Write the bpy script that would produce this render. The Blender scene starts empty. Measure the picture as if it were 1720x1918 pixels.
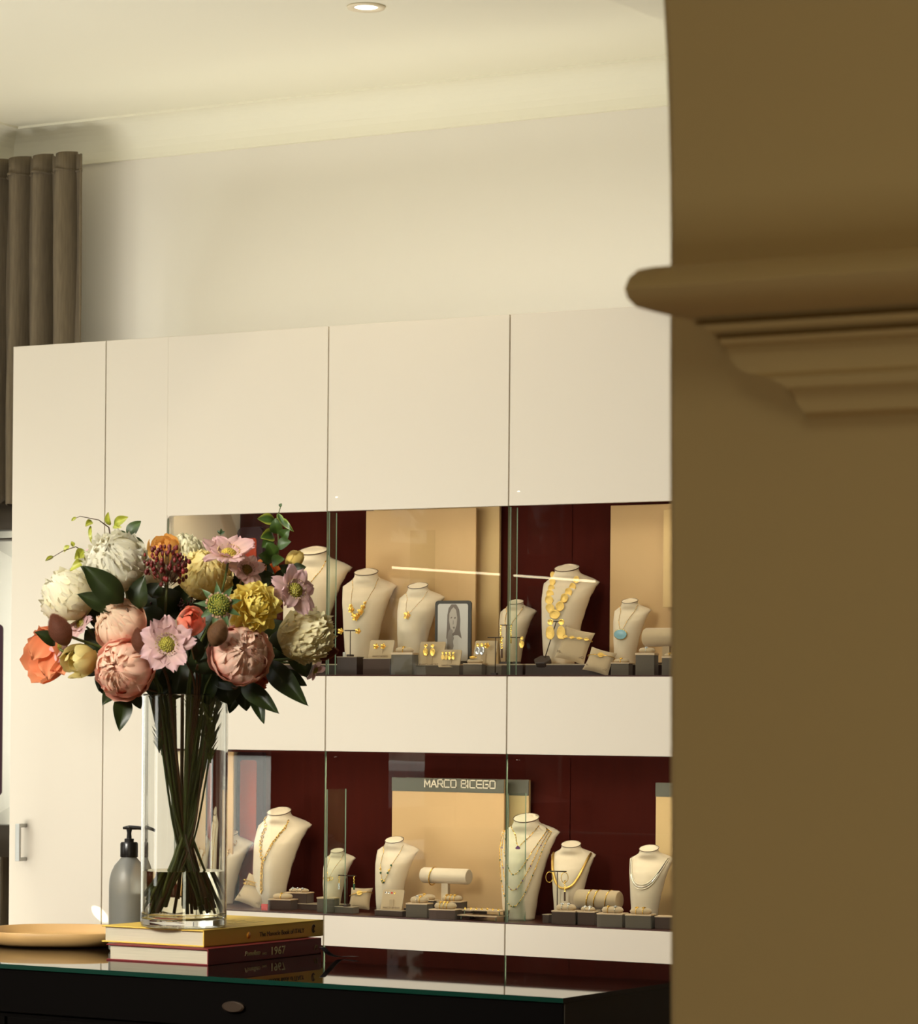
import bpy, math, random
from mathutils import Vector, Matrix, noise

# ------------------------------------------------------------------ camera
sc = bpy.context.scene
col = sc.collection
PI = math.pi
F, CX, HY = 6091.0, 860.0, 1332.0            # 85 mm lens on a 24 mm wide frame of 1720 px
YAW, ROLL = math.radians(31.4), 0.0085
CAM = Vector((0, -7.06, 1.5))
FWD = Vector((-math.sin(YAW), math.cos(YAW), 0))
RGT = Vector((math.cos(YAW), math.sin(YAW), 0))
UP = Vector((0, 0, 1))
cam_d = bpy.data.cameras.new('camera')
cam_d.sensor_fit = 'HORIZONTAL'; cam_d.sensor_width = 24; cam_d.lens = 85
cam_d.shift_y = (HY - 959) / 1720
cam_d.clip_start = 0.05; cam_d.clip_end = 200
cam_d.dof.use_dof = True; cam_d.dof.focus_distance = 6.5; cam_d.dof.aperture_fstop = 15
cam = bpy.data.objects.new('camera', cam_d); col.objects.link(cam)
cam.matrix_world = Matrix.Translation(CAM) @ Matrix.Rotation(YAW, 4, 'Z') @ Matrix.Rotation(PI/2, 4, 'X') @ Matrix.Rotation(ROLL, 4, 'Z')
sc.camera = cam

# ------------------------------------------------------------------ world, exposure
sc.view_settings.view_transform = 'Standard'
sc.view_settings.look = 'None'
sc.view_settings.gamma = 1
sc.view_settings.use_curve_mapping = False
sc.view_settings.exposure = -0.33
sc.cycles.use_denoising = True
sc.cycles.max_bounces = 12; sc.cycles.transparent_max_bounces = 24; sc.cycles.transmission_bounces = 12
sc.cycles.diffuse_bounces = 4; sc.cycles.glossy_bounces = 6
sc.cycles.caustics_reflective = False; sc.cycles.caustics_refractive = True
sc.cycles.sample_clamp_indirect = 6
w = bpy.data.worlds.new('daylight'); sc.world = w; w.use_nodes = True
wb = w.node_tree.nodes['Background']; wb.inputs[0].default_value = (1.0, 0.97, 0.90, 1); wb.inputs[1].default_value = 4.0

WARM = (0.98, 1.0, 0.95)
def area(name, loc, target, sx, sy, power, colr=WARM, spread=180):
    l = bpy.data.lights.new(name, 'AREA'); l.shape = 'RECTANGLE'; l.size = sx; l.size_y = sy
    l.energy = power; l.color = colr; l.spread = math.radians(spread)
    o = bpy.data.objects.new(name, l); col.objects.link(o); o.location = loc
    o.rotation_euler = (Vector(target) - Vector(loc)).to_track_quat('-Z', 'Y').to_euler()
    return o
sun = bpy.data.lights.new('sun', 'SUN'); sun.energy = 5; sun.angle = 0.01; sun.color = (1, .93, .8)
so = bpy.data.objects.new('sun', sun); col.objects.link(so); so.rotation_euler = Vector((0.42, 0.25, -0.85)).to_track_quat('-Z', 'Y').to_euler()
area('overhead_fill', (-4.2, -2.9, 3.12), (-4.4, -1.6, 0), 2.6, 1.6, 33)  # added soft fill from overhead, no such panel hangs there
area('floor_bounce_fill', (-4.8, -1.35, 0.45), (-4.9, -1.25, 3.2), 2.2, 1.0, 17, WARM, 120)  # added up-light imitating bounce off the floor, lifts the ceiling
area('cabinet_front_fill', (-4.2, -4.6, 2.9), (-5.0, 0, 1.9), 2.0, 0.6, 18)  # added wash that evens the light on the cabinet fronts
area('low_window_light', (-6.15, -2.3, 0.42), (-5.5, 0.5, 2.7), 1.8, 0.5, 23, (1.0, .98, .92), 95)
area('bouquet_side_fill', (-6.15, -5.5, 1.7), (-3.1, -2.6, 1.5), 1.0, 1.4, 22, (1.0, .97, .88))  # added lamp by the left wall, lights the bouquet from the side
area('corner_window_light', (-6.2, -0.75, 1.2), (-4.0, -1.0, 1.5), 1.3, 1.0, 3.0, (1, .96, .88))
area('bouquet_front_fill', (-3.3, -6.3, 2.9), (-3.1, -2.8, 1.4), 1.0, .8, 22, (1.0, .96, .86), 52)  # added unseen lamp aimed at the flowers to light their front
area('pier_low_fill', (0.9, -7.9, 0.5), (-.2, -5.2, 1.7), .9, .9, 17.0, (1.0, .95, .70))  # added low fill for the pier and the undersides of its moulding
area('pier_high_fill', (0.2, -7.8, 3.0), (-.4, -5.2, 1.4), 1.0, 1.0, 10.0, (1.0, .93, .64))  # added high fill, models the pier moulding from above

# ------------------------------------------------------------------ pixel rays
def ray(px, py):
    u, v = (px - CX) / F, (HY - py) / F
    rc = RGT * math.cos(ROLL) + UP * math.sin(ROLL)
    uc = -RGT * math.sin(ROLL) + UP * math.cos(ROLL)
    return FWD + rc * u + uc * v
def on_y(px, py, y):
    r = ray(px, py); return CAM + r * ((y - CAM.y) / r.y)
def on_z(px, py, z):
    r = ray(px, py); return CAM + r * ((z - CAM.z) / r.z)
def at_d(px, py, d):
    return CAM + ray(px, py) * d
def Xat(px, y, py=1300): return on_y(px, py, y).x
def Zat(px, py, y): return on_y(px, py, y).z
def mirrored(px, py, X):                       # what the glass at y=0 shows at this pixel, on the plane x=X
    p = on_y(px, py, 0); r = ray(px, py); r = Vector((r.x, -r.y, r.z)); return p + r * ((X - p.x) / r.x)
def scl(p): return (p - CAM).dot(FWD) / F       # metres per pixel there

# ------------------------------------------------------------------ materials
def S(r, g, b):
    f = lambda c: (c/255/12.92 if c/255 <= .04045 else ((c/255+.055)/1.055)**2.4)
    return (f(r), f(g), f(b), 1)
def mat(name, c, rough=.5, metal=0, spec=.5, var=.04, nscale=8, bump=0, bscale=200, trans=0, attr=False, sheen=0, coat=0, emit=None, stretch=None):
    m = bpy.data.materials.new(name); m.use_nodes = True
    nt = m.node_tree; N = nt.nodes; L = nt.links; b = N['Principled BSDF']; out = N['Material Output']
    b.inputs['Roughness'].default_value = rough; b.inputs['Metallic'].default_value = metal
    b.inputs['Specular IOR Level'].default_value = spec
    if sheen: b.inputs['Sheen Weight'].default_value = sheen
    if coat: b.inputs['Coat Weight'].default_value = coat
    tc = N.new('ShaderNodeTexCoord'); mp = N.new('ShaderNodeMapping'); L.new(tc.outputs['Object'], mp.inputs['Vector'])
    if stretch: mp.inputs['Scale'].default_value = stretch
    nz = N.new('ShaderNodeTexNoise'); nz.inputs['Scale'].default_value = nscale; nz.inputs['Detail'].default_value = 4
    L.new(mp.outputs[0], nz.inputs['Vector'])
    mx = N.new('ShaderNodeMix'); mx.data_type = 'RGBA'; mx.blend_type = 'MULTIPLY'; mx.inputs['Factor'].default_value = 1
    rp = N.new('ShaderNodeMapRange'); rp.inputs['To Min'].default_value = 1 - var*2; rp.inputs['To Max'].default_value = 1 + var
    L.new(nz.outputs['Fac'], rp.inputs['Value']); L.new(rp.outputs[0], mx.inputs['B'])
    if attr:
        at = N.new('ShaderNodeAttribute'); at.attribute_name = 'Col'; L.new(at.outputs['Color'], mx.inputs['A'])
    else: mx.inputs['A'].default_value = c
    L.new(mx.outputs['Result'], b.inputs['Base Color'])
    if bump:
        n2 = N.new('ShaderNodeTexNoise'); n2.inputs['Scale'].default_value = bscale; n2.inputs['Detail'].default_value = 3
        L.new(mp.outputs[0], n2.inputs['Vector'])
        bp = N.new('ShaderNodeBump'); bp.inputs['Strength'].default_value = bump; bp.inputs['Distance'].default_value = .002
        L.new(n2.outputs['Fac'], bp.inputs['Height']); L.new(bp.outputs[0], b.inputs['Normal'])
    if trans:
        t = N.new('ShaderNodeBsdfTranslucent'); L.new(mx.outputs['Result'], t.inputs['Color'])
        ms = N.new('ShaderNodeMixShader'); ms.inputs[0].default_value = trans
        L.new(b.outputs[0], ms.inputs[1]); L.new(t.outputs[0], ms.inputs[2]); L.new(ms.outputs[0], out.inputs['Surface'])
    if emit:
        b.inputs['Emission Color'].default_value = c; b.inputs['Emission Strength'].default_value = emit
    return m
def thin_glass(name, tint=(1, 1, 1, 1), ior=1.5, rough=0.0):
    m = bpy.data.materials.new(name); m.use_nodes = True; nt = m.node_tree; N = nt.nodes; L = nt.links
    N.remove(N['Principled BSDF']); out = N['Material Output']
    t = N.new('ShaderNodeBsdfTransparent'); t.inputs[0].default_value = tint
    g = N.new('ShaderNodeBsdfGlossy'); g.inputs['Roughness'].default_value = rough
    f = N.new('ShaderNodeFresnel'); f.inputs[0].default_value = ior
    ge = N.new('ShaderNodeNewGeometry'); mm = N.new('ShaderNodeMath'); mm.operation = 'SUBTRACT'; mm.inputs[0].default_value = 1; L.new(ge.outputs['Backfacing'], mm.inputs[1])
    m2 = N.new('ShaderNodeMath'); m2.operation = 'MULTIPLY'; L.new(f.outputs[0], m2.inputs[0]); L.new(mm.outputs[0], m2.inputs[1])   # the outer face carries the reflection of both
    ms = N.new('ShaderNodeMixShader'); L.new(m2.outputs[0], ms.inputs[0]); L.new(t.outputs[0], ms.inputs[1]); L.new(g.outputs[0], ms.inputs[2])
    L.new(ms.outputs[0], out.inputs['Surface']); return m
def real_glass(name, c=(1, 1, 1, 1), ior=1.46, rough=0.0):
    m = bpy.data.materials.new(name); m.use_nodes = True; nt = m.node_tree; N = nt.nodes; L = nt.links
    N.remove(N['Principled BSDF']); g = N.new('ShaderNodeBsdfGlass'); g.inputs['Color'].default_value = c
    g.inputs['IOR'].default_value = ior; g.inputs['Roughness'].default_value = rough
    L.new(g.outputs[0], N['Material Output'].inputs['Surface']); return m

K = {}
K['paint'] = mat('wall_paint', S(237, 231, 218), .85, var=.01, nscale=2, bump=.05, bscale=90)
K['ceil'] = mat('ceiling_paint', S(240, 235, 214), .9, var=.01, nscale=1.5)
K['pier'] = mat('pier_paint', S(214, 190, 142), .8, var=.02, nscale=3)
K['cab'] = mat('cream_lacquer', S(231, 221, 203), .38, spec=.4, var=.008, nscale=1.5)
K['cabin'] = mat('beige_lining', S(226, 208, 176), .7, var=.01)
K['mahog'] = mat('dark_mahogany', S(66, 19, 10), .8, spec=.08, var=.15, nscale=6, stretch=(6, 6, 1))
K['mahog2'] = mat('street_frame_wood', S(80, 26, 17), .8, spec=.1, var=.15, nscale=6, stretch=(6, 6, 1))
K['casefloor'] = mat('maroon_leather', S(70, 32, 22), .35, var=.1, nscale=30)
K['riser'] = mat('dark_brown_riser', S(64, 52, 44), .4, var=.06)
K['riseredge'] = mat('riser_edge', S(190, 170, 140), .3)
K['greybox'] = mat('grey_suede', S(98, 88, 72), .85, var=.05, bump=.2, bscale=600, sheen=.3)
K['brownbox'] = mat('brown_suede', S(74, 56, 44), .85, var=.05, bump=.2, bscale=600, sheen=.2)
K['rim'] = mat('tan_rim', S(214, 186, 148), .6)
K['tan'] = mat('tan_board', S(206, 170, 118), .65, var=.02, bump=.06, bscale=500)
K['tan2'] = mat('tan_board_rear', S(210, 178, 122), .65, var=.02)
K['header'] = mat('grey_green_header', S(92, 90, 74), .35, var=.03)
K['letter'] = mat('cream_lettering', S(236, 224, 196), .5, var=0)
K['linen'] = mat('bust_linen', S(232, 214, 182), .9, var=.025, nscale=60, bump=.35, bscale=1400, sheen=.15)
K['linen_d'] = mat('bust_linen_tan', S(214, 190, 154), .9, var=.025, nscale=60, bump=.35, bscale=1400, sheen=.15)
K['suede'] = mat('cushion_suede', S(196, 172, 134), .85, var=.03, nscale=90, bump=.2, bscale=900, sheen=.3)
K['pip'] = mat('dark_piping', S(84, 56, 34), .7)
K['gold'] = mat('yellow_gold', S(244, 202, 104), .26, metal=1, var=.06, nscale=300, bump=.3, bscale=500)
K['gold_m'] = mat('satin_gold', S(240, 200, 112), .42, metal=1, var=.08, nscale=300, bump=.5, bscale=400)
K['silver'] = mat('silver', S(222, 220, 212), .22, metal=1, var=.05, nscale=300)
K['diam'] = mat('diamond_pave', S(240, 240, 236), .12, metal=.6, var=.2, nscale=900)
K['blue'] = mat('blue_stone', S(134, 182, 190), .3, var=.08, nscale=200)
K['violet'] = mat('violet_stone', S(120, 70, 120), .15, var=.1, nscale=200)
K['green'] = mat('green_stone', S(60, 96, 66), .15, var=.1, nscale=200)
K['dkmetal'] = mat('dark_metal', S(70, 56, 44), .4, metal=.6)
K['steel'] = mat('brushed_steel', S(176, 176, 172), .32, metal=1, var=.05, nscale=60, stretch=(1, 1, 20))
K['chrome'] = mat('chrome', S(210, 210, 205), .12, metal=1)
K['edge'] = mat('green_glass_edge', S(138, 158, 132), .12, spec=.8, var=.1, nscale=30, stretch=(1, 1, .2))
K['edge_dk'] = mat('teal_glass_edge', S(5, 46, 36), .2, spec=.5)
K['pane'] = thin_glass('pane_glass', (.985, .99, .98, 1), 1.78)
K['wpane'] = thin_glass('window_glass', (.95, .97, .96, 1), 1.5)
K['divider'] = thin_glass('divider_glass', (.93, .98, .96, 1), 1.35)
K['black'] = mat('black_laquer', S(4, 2, 1), .7, spec=.05, var=.05)
K['blackside'] = mat('dark_side', S(50, 42, 32), .6, spec=.2, var=.05)
K['top'] = mat('black_glass_top', S(20, 13, 9), .015, spec=.6, var=.02)
K['wood'] = mat('light_maple', S(206, 164, 104), .5, var=.07, nscale=5, stretch=(2, 14, 2))
K['page'] = mat('book_pages', S(196, 186, 162), .8, var=.1, nscale=500, stretch=(.02, .02, 1))
K['ycover'] = mat('yellow_cloth_cover', S(222, 184, 78), .6, var=.03, bump=.1, bscale=900)
K['mcover'] = mat('maroon_cloth_cover', S(116, 22, 24), .5, var=.05, bump=.1, bscale=900)
K['ink'] = mat('brown_ink', S(124, 92, 36), .6)
K['inkdk'] = mat('dark_ink', S(60, 36, 16), .6)
K['silverink'] = mat('pale_foil', S(222, 206, 160), .4)
K['orange'] = mat('orange_disc', S(238, 160, 40), .5)
K['ribbon'] = mat('black_ribbon', S(24, 16, 16), .6)
K['pump'] = mat('black_plastic', S(22, 18, 16), .3)
K['frost'] = mat('frosted_glass', S(190, 188, 176), .45, var=.02)
K['frost'].node_tree.nodes['Principled BSDF'].inputs['Transmission Weight'].default_value = .75
K['liquid'] = mat('soap_liquid', S(176, 166, 140), .5, var=.02)
K['liquid'].node_tree.nodes['Principled BSDF'].inputs['Transmission Weight'].default_value = .3
K['vase'] = real_glass('vase_glass', (.99, 1, .995, 1), 1.45)
K['water'] = real_glass('water', (.97, .94, .84, 1), 1.33)
K['petal'] = mat('petal', (1, 1, 1, 1), .6, attr=True, trans=.38, var=.05, nscale=40, spec=.2)
K['leaf'] = mat('leaf', (1, 1, 1, 1), .42, attr=True, trans=.12, var=.12, nscale=30, spec=.5)
K['stem'] = mat('stem', (1, 1, 1, 1), .5, attr=True, var=.1, nscale=30)
K['curtain'] = mat('grey_brown_linen', S(128, 114, 92), .95, var=.22, nscale=60, stretch=(3, 3, .25), bump=.4, bscale=300, trans=.12)
K['bronze'] = mat('dark_bronze_frame', S(66, 58, 48), .45)
K['plum'] = mat('plum_metal', S(52, 14, 30), .4)
K['street'] = mat('asphalt', S(120, 120, 118), .9, var=.1, nscale=2)
K['facade'] = mat('street_facade', S(176, 166, 150), .9, var=.1, nscale=1)
K['car'] = mat('silver_car_paint', S(206, 208, 206), .3, metal=.2)
K['carglass'] = mat('car_glass', S(92, 96, 96), .15)
K['tyre'] = mat('rubber', S(24, 24, 24), .8)
K['tree'] = mat('tree_leaves', S(64, 74, 48), .8, var=.3, nscale=3)
K['bark'] = mat('bark', S(70, 56, 44), .9, var=.2)
K['floor'] = mat('floor_wood', S(150, 112, 76), .4, var=.1, nscale=3)
K['redvest'] = mat('orange_red_board', S(196, 66, 30), .6, var=.05)
K['photo'] = mat('photo_white', S(206, 200, 188), .4, var=.02)
K['photo_g'] = mat('photo_grey', S(150, 140, 128), .4, var=.05, nscale=20)
K['photo_s'] = mat('photo_skin', S(188, 176, 160), .4, var=.05, nscale=20)
K['photo_d'] = mat('photo_dark', S(122, 110, 98), .4, var=.1, nscale=30)
K['frame'] = mat('slate_frame', S(66, 64, 56), .4)
K['lamp'] = mat('lamp_lens', (1, .96, .88, 1), .5, emit=6)
K['lampr'] = mat('lamp_ring', S(240, 226, 196), .5)
K['striplight'] = mat('strip_light', (1, .86, .55, 1), .5, emit=14)
K['red'] = mat('red_tag', S(226, 50, 30), .5)
K['acrylic'] = thin_glass('acrylic', (.97, .97, .95, 1), 1.4)

# ------------------------------------------------------------------ mesh helpers
class MB:
    def __init__(s): s.v = []; s.f = []; s.c = []; s.mi = []; s.m = 0; s.smooth = True
    def vert(s, p, c=(1, 1, 1)): s.v.append(tuple(p)); s.c.append(tuple(c)[:3]); return len(s.v) - 1
    def face(s, ids): s.f.append(tuple(ids)); s.mi.append(s.m)
    def box(s, a, b, M=None):
        x0, y0, z0 = a; x1, y1, z1 = b; n = len(s.v)
        for p in ((x0,y0,z0),(x1,y0,z0),(x1,y1,z0),(x0,y1,z0),(x0,y0,z1),(x1,y0,z1),(x1,y1,z1),(x0,y1,z1)):
            s.vert(M @ Vector(p) if M else p)
        for q in ((0,3,2,1),(4,5,6,7),(0,1,5,4),(1,2,6,5),(2,3,7,6),(3,0,4,7)): s.face([n+i for i in q])
        return s
    def grid(s, P, C=None, closed=False):
        n = len(s.v); R = len(P); W = len(P[0])
        for i in range(R):
            for j in range(W): s.vert(P[i][j], C[i][j] if C else (1, 1, 1))
        for i in range(R-1):
            for j in range(W if closed else W-1):
                k = (j+1) % W
                s.face((n+i*W+j, n+i*W+k, n+(i+1)*W+k, n+(i+1)*W+j))
        return s
    def tube(s, pts, r, n=8, c=(1, 1, 1), cap=True, closed=False):
        pts = [Vector(p) for p in pts]; m = len(pts)
        rr = r if isinstance(r, (list, tuple)) else [r]*m
        st = len(s.v); prev = None
        for i, p in enumerate(pts):
            if closed: d = pts[(i+1) % m] - pts[i-1]
            else: d = pts[min(i+1, m-1)] - pts[max(i-1, 0)]
            if d.length < 1e-9: d = Vector((0, 0, 1))
            d.normalize()
            a = (prev - d*prev.dot(d)) if prev else d.orthogonal()
            if a.length < 1e-6: a = d.orthogonal()
            a.normalize(); prev = a; b = d.cross(a)
            cc = c[i] if isinstance(c, list) else c
            for k in range(n):
                t = 2*PI*k/n; s.vert(p + (a*math.cos(t) + b*math.sin(t))*rr[i], cc)
        for i in range(m if closed else m-1):
            j = (i+1) % m
            for k in range(n):
                l = (k+1) % n; s.face((st+i*n+k, st+i*n+l, st+j*n+l, st+j*n+k))
        if cap and not closed:
            s.face([st+k for k in range(n)][::-1]); s.face([st+(m-1)*n+k for k in range(n)])
        return s
    def lathe(s, prof, n=32, M=None, c=(1, 1, 1)):
        st = len(s.v)
        for (r, z) in prof:
            for k in range(n):
                t = 2*PI*k/n; p = Vector((r*math.cos(t), r*math.sin(t), z)); s.vert(M @ p if M else p, c)
        for i in range(len(prof)-1):
            for k in range(n):
                l = (k+1) % n; s.face((st+i*n+k, st+i*n+l, st+(i+1)*n+l, st+(i+1)*n+k))
        if prof[0][0] > 1e-6: s.face([st+k for k in range(n)][::-1])
        if prof[-1][0] > 1e-6: s.face([st+(len(prof)-1)*n+k for k in range(n)])
        return s
    def ball(s, p, r, n=8, m=6, M=None, c=(1, 1, 1), sc=(1, 1, 1)):
        st = len(s.v); p = Vector(p)
        for i in range(m+1):
            a = PI*i/m
            for k in range(n):
                t = 2*PI*k/n
                q = Vector((r*math.sin(a)*math.cos(t)*sc[0], r*math.sin(a)*math.sin(t)*sc[1], r*math.cos(a)*sc[2]))
                if M: q = M @ q
                s.vert(p + q, c)
        for i in range(m):
            for k in range(n):
                l = (k+1) % n; s.face((st+i*n+k, st+(i+1)*n+k, st+(i+1)*n+l, st+i*n+l))
        return s
    def prism(s, outl, y0, y1, M=None):             # outline in x,z extruded over y
        n = len(s.v); k = len(outl)
        for y in (y0, y1):
            for (x, z) in outl:
                p = Vector((x, y, z)); s.vert(M @ p if M else p)
        s.face([n+i for i in range(k)]); s.face([n+k+i for i in range(k)][::-1])
        for i in range(k):
            j = (i+1) % k; s.face((n+i, n+k+i, n+k+j, n+j))
        return s
    def build(s, name, mats, parent=None, loc=None, smooth=None, bevel=0, weld=False, rot=0, sharp=0):
        me = bpy.data.meshes.new(name); me.from_pydata(s.v, [], s.f); 
        if not isinstance(mats, (list, tuple)): mats = [mats]
        for m_ in mats: me.materials.append(m_)
        me.polygons.foreach_set('material_index', s.mi)
        a = me.attributes.new('Col', 'FLOAT_COLOR', 'POINT')
        buf = []
        for c in s.c: buf += [c[0], c[1], c[2], 1]
        a.data.foreach_set('color', buf)
        sm = s.smooth if smooth is None else smooth
        me.polygons.foreach_set('use_smooth', [sm]*len(s.f)); me.update()
        if sm and sharp: me.set_sharp_from_angle(angle=math.radians(sharp))
        o = bpy.data.objects.new(name, me); col.objects.link(o)
        if parent: o.parent = parent
        if loc is not None: o.location = loc
        if rot: o.rotation_euler.z = rot
        if bevel:
            b = o.modifiers.new('bevel', 'BEVEL'); b.width = bevel; b.segments = 2; b.limit_method = 'ANGLE'
        return o
def rrect(w, h, r, n=5, x=0, z=0):
    o = []
    for cx_, cz, a0 in ((w/2-r, h/2-r, 0), (-w/2+r, h/2-r, 90), (-w/2+r, -h/2+r, 180), (w/2-r, -h/2+r, 270)):
        for i in range(n+1):
            a = math.radians(a0 + 90*i/n); o.append((x + cx_ + r*math.cos(a), z + cz + r*math.sin(a)))
    return o
def tag(o, label=None, cat=None, group=None, kind=None):
    if label: o['label'] = label
    if cat: o['category'] = cat
    if group: o['group'] = group
    if kind: o['kind'] = kind
    return o
def thing(name, loc, label, cat, group=None, rz=0):
    o = bpy.data.objects.new(name, None); col.objects.link(o); o.location = loc; o.rotation_euler.z = rz
    o.empty_display_size = .02
    return tag(o, label, cat, group)
def struct(name, mb, m, label=None, smooth=False, **k):
    o = mb.build(name, m, smooth=smooth, **k); o['kind'] = 'structure'
    if label: o['label'] = label
    return o
def text(body, size, parent, M, m, name='lettering', extrude=.0003, bold=0, shear=0, align='LEFT', space=1.0, sx=1.0):
    cu = bpy.data.curves.new(name, 'FONT'); cu.body = body; cu.size = size; cu.extrude = extrude
    cu.offset = bold; cu.shear = shear; cu.align_x = align; cu.space_character = space
    cu.materials.append(m)
    o = bpy.data.objects.new(name, cu); col.objects.link(o)
    dg = bpy.context.evaluated_depsgraph_get(); dg.update(); me = bpy.data.meshes.new_from_object(o.evaluated_get(dg)); bpy.data.objects.remove(o)
    me.transform(M @ Matrix.Diagonal((sx, 1, 1, 1))); o = bpy.data.objects.new(name, me); col.objects.link(o); o.parent = parent
    return o
def frameM(p, ex, ez=UP):                       # local x along ex, local y (text up) along ez
    ex = Vector(ex).normalized(); ez = Vector(ez).normalized(); n = ex.cross(ez)
    return Matrix(((ex.x, ez.x, n.x, p[0]), (ex.y, ez.y, n.y, p[1]), (ex.z, ez.z, n.z, p[2]), (0, 0, 0, 1)))
def axisM(p, d, roll=0):                        # local z along d
    q = Vector(d).to_track_quat('Z', 'Y').to_matrix().to_4x4()
    return Matrix.Translation(p) @ q @ Matrix.Rotation(roll, 4, 'Z')

# ------------------------------------------------------------------ room shell
YW = 0.65                                        # rear wall plane
XL = Xat(24, YW, 260)                            # left wall plane
ZC = 3.235
zlo, zhi = Zat(8, 1545, YW), Zat(8, 993, YW)     # corner window opening
struct('floor', MB().box((XL-.2, -9.2, -.1), (2.4, YW+.2, 0)), K['floor'], 'brown floor of the shop')
struct('ceiling', MB().box((XL-.2, -9.2, ZC), (2.4, YW+.2, ZC+.1)), K['ceil'], 'cream painted ceiling over the shop')
bw = MB(); xr = XL + .75
bw.box((xr, YW, 0), (2.4, YW+.18, ZC)); bw.box((XL-.18, YW, zhi), (xr, YW+.18, ZC)); bw.box((XL-.18, YW, 0), (xr, YW+.18, zlo))
struct('wall_back', bw, K['paint'], 'cream painted rear wall above the white cabinets')
# cove between rear wall and ceiling, and its return on the left wall
def cove(n, h=.10, pr=.10):
    o = [(0, -h-.012), (.014, -h-.012), (.014, -h)]
    for i in range(n+1):
        a = PI/2*i/n; o.append((.014 + (pr-.014)*(1-math.cos(a)), -h + h*math.sin(a)*.93))
    o += [(pr+.012, -.007), (pr+.012, 0), (0, 0)]
    return o
cv = MB(); P = []
for x in (XL, 2.4): P.append([Vector((x + (d if x == XL else 0), YW-d, ZC+z)) for d, z in cove(8)])
cv.grid(P)
struct('trim_1', cv, K['ceil'], 'cream coving along the top of the rear wall', smooth=False)
cv = MB(); P = []
for y in (YW, -9): P.append([Vector((XL+d, y - (d if y == YW else 0), ZC+z)) for d, z in cove(8)])
cv.grid(P)
struct('trim_2', cv, K['ceil'], 'cream coving return at the left corner', smooth=False)
b0 = on_z(1220, 8, ZC)
struct('trim_3', MB().box((b0.x, -4.7, ZC-.03), (2.3, YW, ZC+.02)), K['ceil'], 'shallow lowered ceiling strip at the right')
# left wall: street front of mahogany posts and rails with glass between
lw = MB()
ys = [-9.2, -7.6, -5.6]
lw.box((XL-.2, -9.2, 0), (XL, -5.3, ZC)); lw.box((XL-.2, -5.3, 0), (XL, YW+.18, .35)); lw.box((XL-.2, -5.3, 2.75), (XL, YW+.18, ZC))
lw.box((XL-.2, -.15, .35), (XL, YW+.18, 2.75))
struct('wall_left', lw, K['paint'], 'left wall with the street windows')
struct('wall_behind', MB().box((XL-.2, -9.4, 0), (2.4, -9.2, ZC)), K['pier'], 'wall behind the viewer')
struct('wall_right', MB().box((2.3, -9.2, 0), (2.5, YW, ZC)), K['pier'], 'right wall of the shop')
wf = MB()
for (pa, pb) in ((541, 556), (606, 700), (828, 958), (1083, 1420)):
    a = mirrored(pa, 1100, XL-.05).y; b = mirrored(pb, 1100, XL-.05).y
    wf.box((XL-.12, min(a, b), .35), (XL+.02, max(a, b), 2.75))
a, b = mirrored(960, 1050, XL).z, mirrored(960, 1085, XL).z
wf.box((XL-.1, -5.3, b-.02), (XL+.01, mirrored(700, 1100, XL).y, a+.03))
a, b = mirrored(1100, 1500, XL).z, mirrored(1100, 1555, XL).z
wf.box((XL-.1, -5.3, b), (XL+.01, mirrored(720, 1500, XL).y, a)); wf.box((XL-.1, -5.3, .35), (XL+.01, mirrored(720, 1500, XL).y, mirrored(1000, 1600, XL).z))
wf.box((XL-.12, -5.3, .35), (XL+.02, -.15, .45)); wf.box((XL-.12, -5.3, 2.65), (XL+.02, -.15, 2.75))
wo = struct('window_1', wf, K['mahog2'], 'dark red wooden street window frame')
MB().box((XL-.06, -5.3, .45), (XL-.05, -.15, 2.65)).build('window_pane', K['wpane'], wo)
# corner window seen at the left edge
wz = thing('window_2', (XL+.2, .52, 0), 'corner window with dark bronze rails at the left edge', 'window'); del wz['category']; wz['kind'] = 'structure'
def rail(za, zb, nm='window_rail'):
    a = Zat(8, za, .5); b = Zat(8, zb, .5)
    MB().box((XL+.005, .47, min(a, b)), (XL+.72, .55, max(a, b))).build(nm, K['bronze'], wz).matrix_parent_inverse = Matrix.Translation(wz.location).inverted()
rail(945, 993); rail(1545, 1604)
rail(1009, 1012, 'glazing_strip')
o = MB().box((XL+.005, .505, zlo), (XL+.72, .511, zhi)).build('window_pane', K['wpane'], wz); o.matrix_parent_inverse = Matrix.Translation(wz.location).inverted()
pz = at_d(-8, 1330, 8.6)
s0 = scl(pz)
o = MB().prism(rrect(26*s0, 322*s0, 9*s0), -.006, .006).build('sign_panel', K['plum'], loc=pz, smooth=False, rot=YAW)
tag(o, 'dark plum perforated panel hanging in the corner window', 'panel')

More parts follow.
